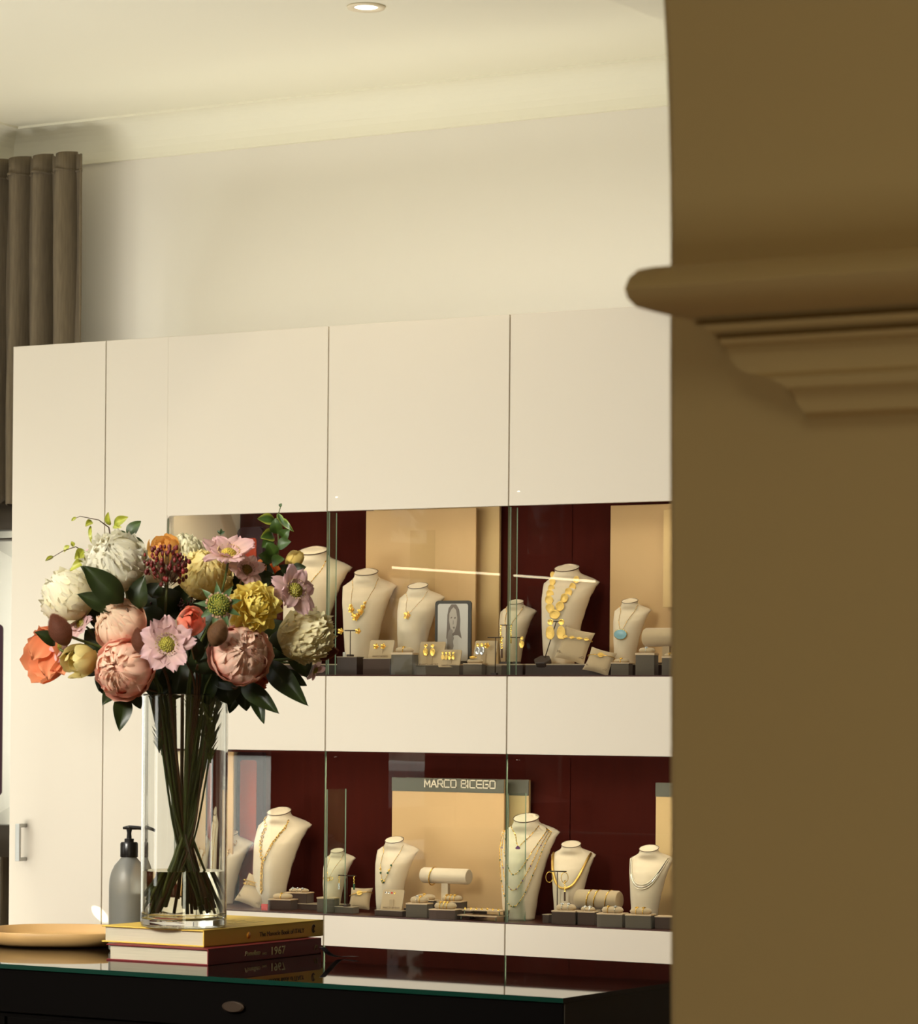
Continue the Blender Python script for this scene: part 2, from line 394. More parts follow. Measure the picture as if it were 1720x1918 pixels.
# ------------------------------------------------------------------ street beyond the left windows (seen only in the glass)
struct('street', MB().box((-40, -30, -.25), (XL-.2, 22, -.15)), K['street'], 'grey street outside the windows')
fm = MB(); fm.box((-30, -52, -.2), (-22, 10, 11)); fm.m = 1
for i in range(9):
    for j in range(3): fm.box((-22.02, -32+i*4.4, 1+j*2.8), (-21.9, -30+i*4.4, 2.6+j*2.8))
tag(fm.build('street_building', [K['facade'], K['carglass']], smooth=False), 'brown street building reflected faintly in the case glass', 'building')
def tree(x, y, h, lab, seed, kx=1.0):
    R = random.Random(seed); t = thing('street_tree', (x, y, -.2), lab, 'tree')
    m = MB(); m.tube([(0, 0, 0), (.05, .02, h*.45), (.1, 0, h*.7)], [.16, .12, .06], 8)
    for i in range(5):
        a = R.uniform(0, 6.3); m.tube([(.05, .02, h*(.4+.05*i)), (math.cos(a)*1.1*kx, math.sin(a)*1.1*kx, h*(.6+.08*i))], [.06, .02], 6)
    m.build('trunk', K['bark'], t)
    m = MB()
    for i in range(850):
        d = Vector((R.gauss(0, 1), R.gauss(0, 1), R.gauss(0, .8))); d.normalize(); d *= R.uniform(.55, 1)**.5*1.7*kx
        p = Vector((0, 0, h*.72)) + d; n = Vector((R.gauss(0, 1), R.gauss(0, 1), R.gauss(0, 1))).normalized(); u = n.orthogonal().normalized()*R.uniform(.05, .11); v = n.cross(u)
        q = len(m.v)
        for w_ in (-u, v*.6, u, -v*.6): m.vert(p+w_)
        m.face((q, q+1, q+2, q+3))
    m.build('crown', K['tree'], t)
_q = mirrored(1010, 1000, -11.5)
tree(-11.5, _q.y, 4.3, 'leafy street tree reflected in the middle of the upper case glass', 3)
_q = mirrored(470, 1000, -13.0)
tree(-13.0, _q.y, 6.2, 'leafy street tree reflected in the left of the upper case glass', 4, .8)
tree(-9.5, 6.8, 4.6, 'leafy street tree outside the corner window', 5, 1.6)
_q = mirrored(535, 1500, -9.6)
ct = thing('parked_car', (-9.6, _q.y, -.15), 'silver car parked in the street, reflected in the lower case glass', 'car')
side = [(-2.1, .25), (-2.15, .6), (-1.95, .85), (-1.1, .95), (-.5, 1.38), (.75, 1.42), (1.4, 1.0), (2.05, .9), (2.15, .55), (2.1, .25)]
m = MB(); P = []
for xx, sh in ((-.85, .97), (-.8, 1), (.8, 1), (.85, .97)): P.append([Vector((xx*(1 - max(0, z-.9)*.35), y, .25+(z-.25)*sh)) for y, z in side])
m.grid(P, closed=True); m.face([i for i in range(10)]); m.face([30+i for i in range(10)][::-1])
m.build('body', K['car'], ct, smooth=False, bevel=.03)
m = MB(); m.prism([(-.98, .97), (-.5, 1.33), (.7, 1.36), (1.25, 1.0)], -.78, .78, Matrix.Rotation(PI/2, 4, 'Z') @ Matrix.Scale(1, 4)); m.build('windows', K['carglass'], ct, smooth=False)
for yy in (-1.35, 1.3):
    for xx in (-.78, .78):
        m = MB(); m.lathe([(.0, -.1), (.3, -.1), (.33, -.06), (.33, .06), (.3, .1), (0, .1)], 20, Matrix.Translation((xx, yy, .33)) @ Matrix.Rotation(PI/2, 4, 'Y')); m.build('wheel', K['tyre'], ct)

# ------------------------------------------------------------------ arch pier in front
YP = -5.10
outl = [(1251, 1990), (1250, 1200), (1249, 700), (1250, 450), (1249, 330), (1246, 200), (1242, 90), (1237, 0), (1228, -110), (1212, -230), (1186, -360), (1150, -480)]
ol = []
for px, py in outl:
    p = on_y(px, py, YP); ol.append((p.x, p.z))
x0 = ol[0][0]
ol = [(2.3, 0), (2.3, ZC)] + [(ol[-1][0]-.6, ZC), (ol[-1][0]-.25, ol[-1][1]+.09)] + ol[::-1] + [(x0, 0)]
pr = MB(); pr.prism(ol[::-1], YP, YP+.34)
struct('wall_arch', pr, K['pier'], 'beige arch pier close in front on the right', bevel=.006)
prof = [(1250, 498, 0), (1225, 500, .035), (1196, 505, .062), (1178, 520, .078), (1170, 541, .084), (1176, 560, .080), (1192, 575, .070), (1225, 584, .060), (1290, 594, .050),
        (1296, 597, .038), (1300, 607, .036), (1312, 609, .047), (1326, 620, .046), (1336, 625, .033), (1340, 633, .031), (1348, 635, .040), (1354, 645, .038), (1360, 651, .027),
        (1368, 672, .028), (1382, 690, .026), (1402, 700, .026), (1440, 708, .030), (1474, 726, .028), (1486, 736, .020), (1494, 758, .017), (1506, 772, .016), (1512, 779, .010), (1514, 784, 0)]
mo = MB(); A, B, Wl, Wr = [], [], [], []
for px, py, e in prof:
    e *= 1.3
    p = on_y(px, py, YP-e); A.append(p); B.append(Vector((1.6, p.y, p.z))); Wl.append(Vector((p.x, YP + (.01 if px > 1250 else .06), p.z)))
mo.grid([Wl, A, B])
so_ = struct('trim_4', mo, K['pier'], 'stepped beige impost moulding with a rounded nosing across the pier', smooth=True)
es = so_.modifiers.new('split', 'EDGE_SPLIT'); es.split_angle = math.radians(50)

# added narrow spot outside the window, imitating low sun on the tall cabinet foot
_t = on_y(187, 1712, 0); l = bpy.data.lights.new('sun_patch_spot', 'SPOT'); l.energy = 500; l.spot_size = math.radians(1.0); l.spot_blend = .15; l.color = (1, .95, .8); l.shadow_soft_size = .001
_o = bpy.data.objects.new('sun_patch_spot', l); col.objects.link(_o); _o.location = _t + Vector((-1.375, -.875, .90)); _o.rotation_euler = (_t - _o.location).to_track_quat('-Z', 'Y').to_euler()
# ------------------------------------------------------------------ ceiling downlight
p = on_z(686, 12, ZC)
dl = thing('downlight', p, 'small round recessed downlight glowing in the ceiling', 'ceiling light')
m = MB(); m.lathe([(.028, -.001), (.030, -.004), (.046, -.006), (.048, -.001)], 40); m.build('ring', K['lampr'], dl)
m = MB(); m.lathe([(0, -.0022), (.029, -.0022), (.029, .0)], 32); m.build('lens', K['lamp'], dl)
l = bpy.data.lights.new('downlight_spot', 'SPOT'); l.energy = 12; l.spot_size = 1.6; l.color = (1, .88, .66); l.shadow_soft_size = .03
lo = bpy.data.objects.new('downlight_spot', l); col.objects.link(lo); lo.location = (p.x, p.y, p.z-.02)
# strip lamp on the left wall whose reflection crosses the upper cases
for (pa, pya, pb, pyb) in ((735, 1063, 935, 1076), (963, 1078, 1114, 1089)):
    a = mirrored(pa, pya, XL+.06); b = mirrored(pb, pyb, XL+.06)
    st = MB().tube([a, b], .0042, 8).build('strip_lamp', K['striplight'])
    tag(st, 'thin strip lamp mirrored over the %s upper case' % ('middle' if pa < 900 else 'right'), 'lamp')

# ------------------------------------------------------------------ curtains
def curtain(name, pxs, ztop, zbot, y, label, seed, folds, hem=True):
    # folded linen; pxs = list of x positions along the rail, folds = wave depth list
    R = random.Random(seed); m = MB(); P = []; nz = 26; n = 150
    x0, x1 = pxs
    for i in range(nz+1):
        t = i/nz; z = ztop + (zbot-ztop)*t; row = []
        for j in range(n+1):
            s = j/n; x = x0 + (x1-x0)*s
            ph = s*folds*2*PI + .25*math.sin(3*s+seed) + .5*noise.noise(Vector((s*3, t*1.5, seed)))
            amp = .036*(.75+.5*noise.noise(Vector((s*5, t*2+3, seed))))*(1+.3*t)
            yy = y + amp*math.sin(ph) + .008*math.sin(2*ph+1)
            xx = x + .011*math.cos(ph+.6)*(1 if s < .98 else 0)
            zz = z + (.006*math.sin(ph+1) if i == 0 else 0)
            row.append((xx, yy, zz))
        P.append(row)
    m.grid(P); o = m.build(name, K['curtain']); sd = o.modifiers.new('thick', 'SOLIDIFY'); sd.thickness = .0035
    return o
XC = Xat(166, .50, 450)
ztc = Zat(150, 289, .50); zhem = ztc-.052
c1 = curtain('curtain', (XL+.01, XC), ztc, Zat(8, 948, .5), .47, '', 3, 4.6)
tag(c1, 'grey brown linen curtain hanging in folds at the top left, behind the cabinet', 'curtain')
hm = curtain('hem_seam', (XL+.01, XC), zhem+.0008, zhem-.0008, .4665, '', 3, 4.6); hm.parent = c1
c2 = curtain('curtain', (XL+.01, XL+.30), Zat(8, 1600, .44), Zat(8, 1900, .44), .60, '', 5, 3)
tag(c2, 'lower strip of brown linen curtain under the corner window rail', 'curtain')

# ------------------------------------------------------------------ white cabinet wall
ZT = Zat(616, 611, 0)
Z3 = Zat(616, 957, 0); Z2 = Zat(900, 1266.8, 0)
Z1 = Zat(900, 1411.5, 0); Z0 = Zat(900, 1728.6, 0)
J = [Xat(20, 0, 1200), Xat(195, 0, 1100), Xat(612.5, 0, 1000), Xat(950.5, 0, 1200)]
J.append(J[3] + (J[3]-J[2])); J.append(J[4] + (J[3]-J[2]))
CL = Xat(313, 0, 1050)                           # left end of both showcases
DEP = .36; G = .0018
def panel(nm, x0, x1, z0, z1, parent, y1=.30, open_left=None):
    return MB().box((x0+G, 0, z0), (x1-G, y1, z1)).build(nm, K['cab'], parent, smooth=False, bevel=.0012)
ld = thing('tall_cabinet', (J[0], 0, 0), 'plain tall cream cabinet door with steel handle at the left end', 'cabinet')
def at0(o, x): o.location.x -= 0; o.matrix_parent_inverse = Matrix.Translation((-x, 0, 0)); return o
at0(MB().box((J[0]+.001, .0, .06), (J[1]-G, .022, ZT)).build('door', K['cab'], ld, smooth=False, bevel=.0012), J[0])
at0(MB().box((J[0], .024, 0), (J[1]-.0005, DEP, ZT-.001)).build('carcass', K['cab'], ld, smooth=False), J[0])
hx = Xat(33, -.03, 1578); hz0, hz1 = Zat(36, 1613, -.03), Zat(36, 1543, -.03)
m = MB(); m.box((hx-.004, -.036, hz0), (hx+.011, -.028, hz1)); m.box((hx-.002, -.03, hz0), (hx+.009, .0, hz0+.010)); m.box((hx-.002, -.03, hz1-.010), (hx+.009, .0, hz1))
o = m.build('handle', K['steel'], ld, smooth=False, bevel=.001); at0(o, J[0]); o['label'] = 'brushed steel bar handle'
labs = ['cream showcase cabinet with rounded glass corners, partly behind the bouquet', 'cream showcase cabinet in the middle, behind the two busts and the framed portrait', 'cream showcase cabinet beside the arch pier', 'cream showcase cabinet hidden behind the arch pier']
for i in range(4):
    x0, x1 = J[1+i], J[2+i]
    t = thing('showcase_cabinet', (x0, 0, 0), labs[i], 'cabinet', 'cream showcase cabinets')
    fx = lambda o: at0(o, x0)
    YB = .33
    if i == 0:                                    # front plate with two rounded window cut-outs
        fx(panel('side_panel', x0, CL, .06, ZT, t, YB))
        fx(panel('upper_panel', CL-2*G, x1, Z3, ZT, t, .02)); fx(panel('middle_panel', CL-2*G, x1, Z2, Z1, t, YB)); fx(panel('lower_panel', CL-2*G, x1, .06, Z0, t, YB))
        for (zc, sg) in ((Z3, -1), (Z2, 1), (Z1, -1), (Z0, 1)):
            r = .012; pts = [(CL, zc)] + [(CL + r - r*math.sin(PI/2*k/6), zc + sg*(r - r*math.cos(PI/2*k/6))) for k in range(7)]
            c = MB(); c.prism(pts, 0, .02); fx(c.build('corner_fillet', K['cab'], t, smooth=False))
        c = MB()
        for (za, zb) in ((Z2, Z3), (Z0, Z1)): fx(MB().box((CL-.001, .02, za), (CL+.006, YB, zb+(.05 if za == Z2 else 0))).build('side_lining', K['cabin'], t, smooth=False))
    else:
        fx(panel('upper_panel', x0, x1, Z3, ZT, t, .02)); fx(panel('middle_panel', x0, x1, Z2, Z1, t, YB)); fx(panel('lower_panel', x0, x1, .06, Z0, t, YB))
    xa = CL if i == 0 else x0
    fx(MB().box((xa-.001, .0205, Z3+.05), (x1+.001, DEP, ZT-.001)).build('top_box', K['cab'], t, smooth=False))
    for (za, zb) in ((Z2, Z3), (Z0, Z1)):
        fx(MB().box((xa-.001, YB, za-.01), (x1+.001, DEP, zb+(.055 if za == Z2 else .01))).build('back_panel', K['mahog'], t, smooth=False))
        fx(MB().box((xa-.001, .006, za), (x1+.001, YB, za+.0035)).build('case_floor', K['casefloor'], t, smooth=False))
        
        zb_ = zb + (.05 if za == Z2 else 0)
        fx(MB().box((xa-.001, .0065 if zb_ == zb else .021, zb_-.006), (x1+.001, YB, zb_+.001)).build('case_ceiling', K['mahog'], t, smooth=False))
        g = MB(); g.box((xa+.0012, .001, za+.0036), (x1-.0012, .006, zb-.0005)); g.mi = [0, 0, 0, 1, 0, 1]
        fx(g.build('glass_pane', [K['pane'], K['edge']], t, smooth=False))
        if i < 3:
            dd = .045 if za == Z2 else .10
            g = MB(); g.box((x1-.0015, .012, za+.0036), (x1+.0015, dd, zb-(.003 if za == Z2 else .10))); g.mi = [1, 1, 1, 0, 1, 0]
            fx(g.build('glass_divider', [K['divider'], K['edge']], t, smooth=False))
        # shelf lighting strip of the case
        lt = area('case_strip_light', ((xa+x1)/2, .05, zb_-.012), ((xa+x1)/2-.02, .17, za), (x1-xa)*.92, .02, 1.0 if za == Z2 else 1.3, (1, .90, .70))
    fx(MB().box((x0, YB, 0), (x1, DEP+.005, Z0-.01)).build('carcass', K['cab'], t, smooth=False))
area('cabinet_top_light', (-4.55, .20, ZT+.03), (-4.55, .66, ZT+.5), 2.4, .04, 3.8, (1, .97, .84))

# ------------------------------------------------------------------ display furniture
FU = Z2 + .0036; FL = Z0 + .0036
RY = .085                                         # risers start this far behind the glass
RU = Zat(800, 1243.5, RY)
def riser(xa, xb, label):
    t = tag(MB().box((xa, RY, FU), (xb, .325, RU-.003)).build('display_riser', K['riser'], smooth=False), label, 'display riser', 'risers on the upper case floor')
    MB().box((xa, RY-.001, RU-.003), (xb, .325, RU)).build('top_sheet', K['riseredge'], t, smooth=False)
riser(CL+.02, J[2]-.004, 'long dark riser along the upper case floor behind the bouquet')
riser(J[2]+.004, J[3]-.004, 'long dark riser along the upper case floor under the two middle busts')
riser(J[3]+.004, J[4]-.004, 'long dark riser along the upper case floor beside the arch pier')

def board(px0, px1, pyt, zb, y, th, m, label, hdr=None):
    a = on_y(px0, pyt, y); b = on_y(px1, pyt, y)
    o = MB().box((a.x, y, zb), (b.x, y+th, a.z)).build('display_board', m, smooth=False, bevel=.001)
    tag(o, label, 'display board', 'tan display boards in the showcases')
    if hdr:
        z1 = on_y(px0, hdr, y).z
        MB().box((a.x, y-.002, z1), (b.x, y, a.z)).build('header_band', K['header'], o, smooth=False)['label'] = 'grey green band across the board top'
    return o
def zc(px, py, y, lim): return min(py, 9999)
board(686, 892, 957, RU, .270, .006, K['tan'], 'tall tan board standing behind the two middle busts of the upper case')
board(700, 936, 953, RU, .305, .01, K['tan2'], 'tan board behind another, its rim showing right of the upper portrait')
board(1144, 1330, 947, RU, .285, .01, K['tan'], 'tan board behind the blue pendant bust by the pier')
board(1243, 1330, 955, Zat(1243, 1138, .25), .250, .006, K['tan2'], 'narrow tan board hanging at the pier edge of the upper case')
board(437, 330, 1402, FL, .20, .006, K['tan'], 'tan board at the left end of the lower case behind the vase')
bL = board(735, 945, 1456, FL, .262, .006, K['tan'], 'tan board with the cream lettering in the lower case', 1481)
board(760, 991, 1456, FL, .300, .01, K['tan2'], 'tan board with a grey header showing right of the lettered board', 1485)
board(1229, 1340, 1466, FL, .285, .01, K['tan2'], 'tan board with a grey header cut off by the pier in the lower case', 1492)
# case back left: orange red board with a dark rounded border
for (za, py0, py1) in ((FU, 988, 1240), (FL, 1402, 1690)):
    a = on_y(446, py0, .318); b = on_y(492, py1, .318); top = Z3-.012 if za == FU else Z1-.002
    zt_ = a.z if za == FU else top
    w_ = abs(b.x-a.x)
    o = MB().prism(rrect(w_*1.0, zt_-za, .02, 6, a.x+w_/2, (zt_+za)/2), .314, .329).build('rounded_board', K['plum'], smooth=False)
    tag(o, 'dark rounded board with an orange red face in the %s case behind the flowers' % ('upper' if za == FU else 'lower'), 'board')
    MB().prism(rrect(w_*.62, (zt_-za)*.9, .008, 6, a.x+w_/2-.004, (zt_+za)/2-.01), .311, .3145).build('face', K['redvest'], o, smooth=False)
# lettering, drawn in strokes like the squared sign letters
GL = {'M': [[(0, 0), (0, 1), (.5, .25), (1, 1), (1, 0)]], 'A': [[(0, 0), (.5, 1), (1, 0)], [(.2, .33), (.8, .33)]],
      'R': [[(0, 0), (0, 1), (.95, 1), (.95, .45), (0, .45)], [(.45, .45), (1, 0)]], 'C': [[(.95, 1), (0, 1), (0, 0), (.95, 0)]],
      'O': [[(0, 0), (0, 1), (1, 1), (1, 0), (0, 0)]], 'B': [[(0, 0), (0, 1), (.9, 1), (.9, .52), (0, .52)], [(.9, .52), (1, .45), (1, 0), (0, 0)]],
      'I': [[(0, 0), (0, 1)]], 'E': [[(1, 1), (0, 1), (0, 0), (1, 0)], [(0, .5), (.9, .5)]], 'G': [[(1, 1), (0, 1), (0, 0), (1, 0), (1, .5), (.5, .5)]]}
m = MB(); y_ = .2595
pA = on_y(796, 1473.5, y_); pB = on_y(928, 1475.5, y_); h_ = on_y(796, 1460, y_).z - pA.z
word = 'MARCO BICEGO'; wd = {'I': .12, ' ': .45}; tot = sum(wd.get(ch, 1)+.28 for ch in word) - .28
ux = (pB.x-pA.x)/tot; cx_ = pA.x; sw = h_*.075
for ch in word:
    wch = wd.get(ch, 1)
    for st in GL.get(ch, []):
        for (a, b) in zip(st, st[1:]):
            p = Vector((cx_+a[0]*ux*(1 if ch != 'I' else 0), 0, pA.z+a[1]*h_)); q = Vector((cx_+b[0]*ux*(1 if ch != 'I' else 0), 0, pA.z+b[1]*h_))
            d = (q-p).normalized(); n_ = Vector((-d.z, 0, d.x))*sw; p = p-d*sw; q = q+d*sw
            m.prism([(p+n_).xz, (p-n_).xz, (q-n_).xz, (q+n_).xz], y_-.0012, y_)
    cx_ += (wch+.28)*ux
m.build('lettering', K['letter'], bL, smooth=False)

# ------------------------------------------------------------------ busts
def lerp_tab(tab, v):
    for a, b in zip(tab, tab[1:]):
        if v <= b[0]:
            t = (v-a[0])/(b[0]-a[0]); t = t*t*(3-2*t)*.5 + t*.5
            return [a[i]+(b[i]-a[i])*t for i in range(1, len(a))]
    return list(tab[-1][1:])
#        v    w    theta  d    yc
BT = [(0, .16, 86, .18, -.19), (.2, .18, 86, .245, -.16), (.4, .205, 87, .29, -.11), (.55, .228, 88, .31, -.05), (.66, .252, 88, .32, .01),
      (.75, .277, 89, .31, .10), (.825, .298, 93, .275, .175), (.862, .255, 106, .23, .145), (.90, .19, 128, .17, .07), (.935, .138, 162, .135, .01), (.965, .122, 180, .12, 0), (1, .127, 180, .122, 0)]
class Bust: pass
def bsurf(v, s, H):
    w_, th, d, yc = lerp_tab(BT, v); th = math.radians(th)
    x = w_*math.sin(s*th)/(math.sin(th) if th < PI/2 else 1); y = yc - d*math.cos(s*th)
    lift = .045*abs(s)**3*max(0, 1-abs(v-.78)/.2)
    tilt = max(0, (v-.86)/.14)*.34*(y-yc)
    return Vector((x*H, y*H, (v+lift+tilt)*H))
def bx(v, xf, H):                                # front surface point at height v and x = xf (fraction of H)
    w_, th, d, yc = lerp_tab(BT, v); th = math.radians(th)
    q = max(-1, min(1, xf*(math.sin(th) if th < PI/2 else 1)/w_)); return bsurf(v, math.asin(q)/th, H)
busts = {}
def bust(key, px, pytop, z0, y, label, rot=0, tan=False, xs=1.0):
    p = on_y(px, pytop, y); H = (p.z - z0)/1.02
    b = Bust(); b.H = H; b.o = thing('necklace_bust', (p.x, y, z0), label, 'display bust', 'necklace busts in the showcases', rot)
    b.o.location.y -= .075*H*0
    b.M = Matrix.Translation((p.x, y, z0)) @ Matrix.Rotation(rot, 4, 'Z')
    b.xs = xs
    m = MB(); P = []
    for i in range(41):
        v = i/40; P.append([bsurf(v, -1+2*j/40, H) * 1 for j in range(41)])
    m.grid(P); o = m.build('body', K['linen_d' if tan else 'linen'], b.o)
    sd = o.modifiers.new('shell', 'SOLIDIFY'); sd.thickness = .055*H; sd.offset = -1
    m = MB(); rim = [bsurf(1, -1+2*j/40, H) for j in range(40)]; c = sum(rim, Vector())/40; st = len(m.v)
    m.vert(c + Vector((0, 0, .012*H)))
    for k in (.75, 1.0):
        for r_ in rim: m.vert(c + (r_-c)*k*1.01 + Vector((0, 0, .008*H if k < .9 else 0)))
    for j in range(40):
        k = (j+1) % 40; m.face((0, 1+j, 1+k)); m.face((1+j, 41+j, 41+k, 1+k))
    m.build('neck_cap', K['linen_d' if tan else 'linen'], b.o)
    m = MB(); m.tube([c + (r_-c)*1.015 for r_ in rim], .0045*H, 5, closed=True); m.build('cap_piping', K['pip'], b.o)
    busts[key] = b; return b

def neckpath(b, vc, vt=.93, xt=None, p=.6, n=60, x0=0, off=.004):
    if xt is None: xt = lerp_tab(BT, vt)[0]*.99
    pts = []
    for i in range(n+1):
        q = -1 + 2*i/n; a = abs(q); v = vc + (vt-vc)*a**(1/p) if p != 1 else vc+(vt-vc)*a
        x = x0*(1-a) + xt*q; c = bx(v, x, b.H); e = bx(v, x, b.H*1.0)
        pts.append(b.M @ (c + Vector((0, -off, .0))))
    return pts
def polyresample(pts, step):
    out = [pts[0]]; acc = 0
    for a, b_ in zip(pts, pts[1:]):
        d = (b_-a).length; 
        if d < 1e-7: continue
        pos = step-acc
        while pos <= d: out.append(a + (b_-a)*(pos/d)); pos += step
        acc = (acc + d) % step if pos > d else acc
        acc = d-(pos-step)
    return out
def jewel(name, label, cat='necklace', group=None): 
    return thing(name, (0, 0, 0), label, cat, group)
def chain(b, t, vc, r=.0008, m='gold', beads=0, br=.0016, bm=None, links=0, name='chain', **k):
    pts = neckpath(b, vc, **k); mb = MB()
    if links:
        pp = polyresample(pts, links*.9)
        for i, p in enumerate(pp[:-1]):
            d = (pp[i+1]-p).normalized(); M = axisM(p, d, (i % 2)*1.2+.3)
            ring = [M @ Vector((0, links*.42*math.cos(2*PI*q/10), links*.62*math.sin(2*PI*q/10))) for q in range(10)]
            mb.tube(ring, r, 5, closed=True)
    elif r: mb.tube(pts, r, 5)
    if mb.v: mb.build(name, K[m], t)
    if beads:
        mb = MB()
        for p in polyresample(pts, beads)[1:]: mb.ball(p + Vector((0, -.0005, 0)), br, 7, 5)
        mb.build('bead_strand' if not bm else 'stones', K[bm or m], t)
    return pts
def flower(mb, p, r, out=Vector((0, -1, 0)), n=5, seed=0, layers=2):
    R = random.Random(seed)
    for l_ in range(layers):
        for k in range(n):
            a = 2*PI*(k+.5*l_)/n + R.uniform(-.1, .1); M = axisM(p + out*(.0006*l_), out, a)
            P = []; rr = r*(1-.35*l_)
            for i in range(5):
                t = i/4; w_ = rr*.42*math.sin(PI*min(.96, .15+.8*t)); row = []
                for j in (-1, -.5, 0, .5, 1): row.append(M @ Vector((rr*(.1+.9*t), j*w_, rr*(.12*t*t + .25*(l_+.4)*t) - abs(j)*rr*.06 + rr*.05)))
                P.append(row)
            mb.grid(P)
    mb.ball(p+out*r*.25, r*.2, 7, 5)
def disc(mb, M, rx, ry, th=.0008, dish=.25, seed=0, n=20, wob=.06):
    # organic dished oval medallion, facing local z
    R = random.Random(seed); w_ = [1 + R.uniform(-wob, wob) for _ in range(5)]
    P = []
    for k_, (q, z) in enumerate(((0, -dish*.5), (.45, -dish*.4), (.8, -dish*.05), (.97, .08), (1.03, 0), (.95, -.16), (0, -.3))):
        row = []
        for j in range(n):
            a = 2*PI*j/n; f = 1 + sum((w_[i]-1)*math.cos((i+1)*a+i) for i in range(5))*.6
            row.append(M @ Vector((rx*q*f*math.cos(a), ry*q*f*math.sin(a), z*rx*.6 + th)))
        P.append(row)
    mb.grid(P, closed=True)
FR = lambda p, ang=0, tilt=0: Matrix.Translation(p) @ Matrix.Rotation(.25, 4, 'Z') @ Matrix.Rotation(PI/2 - tilt, 4, 'X') @ Matrix.Rotation(ang, 4, 'Z')   # faces the glass, slightly to the viewer

# upper case busts
bust('u0', 587, 1027, RU, .20, 'large linen bust half hidden by the top right of the bouquet', 0.23)
bust('u1', 686, 1068, RU, .20, 'linen bust with a gold flower garland necklace, left of the portrait', 0.32)
bust('u2', 783, 1094, RU, .19, 'smaller linen bust with a single gold flower pendant', 0.20)
bust('u3', 966, 1125, RU, .25, 'small linen bust behind the glass joint and the earring stands', 0.20)
bust('u4', 1062, 1060, RU, .235, 'tallest linen bust wearing the necklace of gold medallions', 0.18)
bust('u5', 1180, 1123, RU, .20, 'linen bust with a pale blue oval pendant', 0.16)
# lower case busts
def ybase(px, py): return max(.10, min(.235, on_z(px, py, FL).y))
bust('l0', 430, 1558, FL, .235, 'linen bust seen partly through the right side of the vase', 0.18)
bust('l1', 523, 1516, FL, .215, 'tall linen bust with a long gold link necklace and drop', 0.16)
bust('l2', 632, 1591, FL+.012, .225, 'small linen bust behind the glass joint of the lower case', 0.18)
bust('l3', 739, 1570, FL, .165, 'bright linen bust with a thin gold necklace of dark beads', 0.20)
bust('l4', 986, 1528, FL, .18, 'tallest linen bust of the lower case, draped with many gem chains', 0.23)
bust('l5', 1070, 1578, FL, .185, 'linen bust wearing a thick gold collar', 0.30)
bust('l6', 1216, 1586, FL, .175, 'linen bust with white strands, cut off by the arch pier', 0.23)

# necklaces
t = jewel('necklace', 'fine gold chain with small stones on the bust behind the bouquet'); chain(busts['u0'], t, .60, .0006, beads=.012, br=.0018, bm='gold')
t = jewel('necklace', 'gold garland necklace of five flower clusters'); b = busts['u1']; pts = chain(b, t, .50, .0006, p=.55)
mb = MB()
for i, (q, r) in enumerate(((15, .006), (18, .0105), (24, .007), (30, .0115), (35, .007), (40, .0105), (44, .008), (47, .005))): flower(mb, pts[q]+Vector((0, -.003, 0)), r, Vector((.1, -1, .1)).normalized(), 5, i)
mb.build('flower_clusters', K['gold'], t)
t = jewel('necklace', 'gold chain with one small flower pendant'); b = busts['u2']; pts = chain(b, t, .62, .0005, p=.75)
mb = MB(); flower(mb, pts[30]+Vector((0, -.003, -.002)), .0115, Vector((.1, -1, .1)).normalized(), 5, 3); mb.build('pendant', K['gold'], t)
t = jewel('necklace', 'fine gold bead chain on the small bust at the glass joint'); pts = chain(busts['u3'], t, .52, .0005, beads=.009, br=.0014, p=.8)
t = jewel('necklace', 'bold necklace of large dished gold medallions'); b = busts['u4']; pts = neckpath(b, .50, p=.62, n=60, off=.006)
cum = polyresample(pts, .026)
for i, p in enumerate(cum):
    f = 1-abs(i-len(cum)/2)/(len(cum)/2); r = .0075 + .0050*f
    mb = MB(); d = (cum[min(i+1, len(cum)-1)]-cum[max(i-1, 0)]).normalized(); ang = math.atan2(d.z, d.x)
    disc(mb, FR(p, ang), r*1.12, r*.95, seed=i); o = mb.build('medallion', K['gold_m'], t)
t = jewel('necklace', 'fine gold chain with a pale blue oval stone pendant'); b = busts['u5']; pts = chain(b, t, .50, .0005, beads=.007, br=.0010, p=.8)
p = pts[30] + Vector((0, -.004, -.006)); mb = MB(); disc(mb, FR(p, 0), .016, .0125, wob=.02, dish=-.3); mb.build('blue_stone', K['blue'], t)
mb = MB(); M = FR(p+Vector((0, .001, 0))); mb.tube([M @ Vector((.0165*math.cos(a*PI/12), .013*math.sin(a*PI/12), 0)) for a in range(24)], .0012, 6, closed=True); mb.build('setting', K['gold'], t)
t = jewel('necklace', 'gold oval link necklace on the bust seen beside the vase'); chain(busts['l0'], t, .55, .0011, links=.013)
t = jewel('necklace', 'long gold link necklace with a hanging link drop'); b = busts['l1']; pts = chain(b, t, .48, .0010, links=.0095, p=.85)
mb = MB(); z = pts[30]; q = [b.M @ (bx(.48-.0225*i, 0, b.H)+Vector((0, -.004, 0))) for i in range(15)]
for i, p in enumerate(q):
    M = axisM(p, Vector((0, 0, 1)), (i % 2)*1.2+.3); mb.tube([M @ Vector((0, .0042*math.cos(2*PI*k/10), .0058*math.sin(2*PI*k/10))) for k in range(10)], .001, 5, closed=True)
mb.build('drop', K['gold'], t)
t = jewel('necklace', 'thin gold chain with three joined rings on the small joint bust'); b = busts['l2']; pts = chain(b, t, .50, .0005, p=.75)
mb = MB()
for i, dx in enumerate((-.009, 0, .009)):
    M = FR(pts[30]+Vector((dx, -.002, abs(dx)*.25-.003))); mb.tube([M @ Vector((.0055*math.cos(a*PI/8), .004*math.sin(a*PI/8), 0)) for a in range(16)], .0010, 5, closed=True)
mb.build('ring_trio', K['gold'], t)
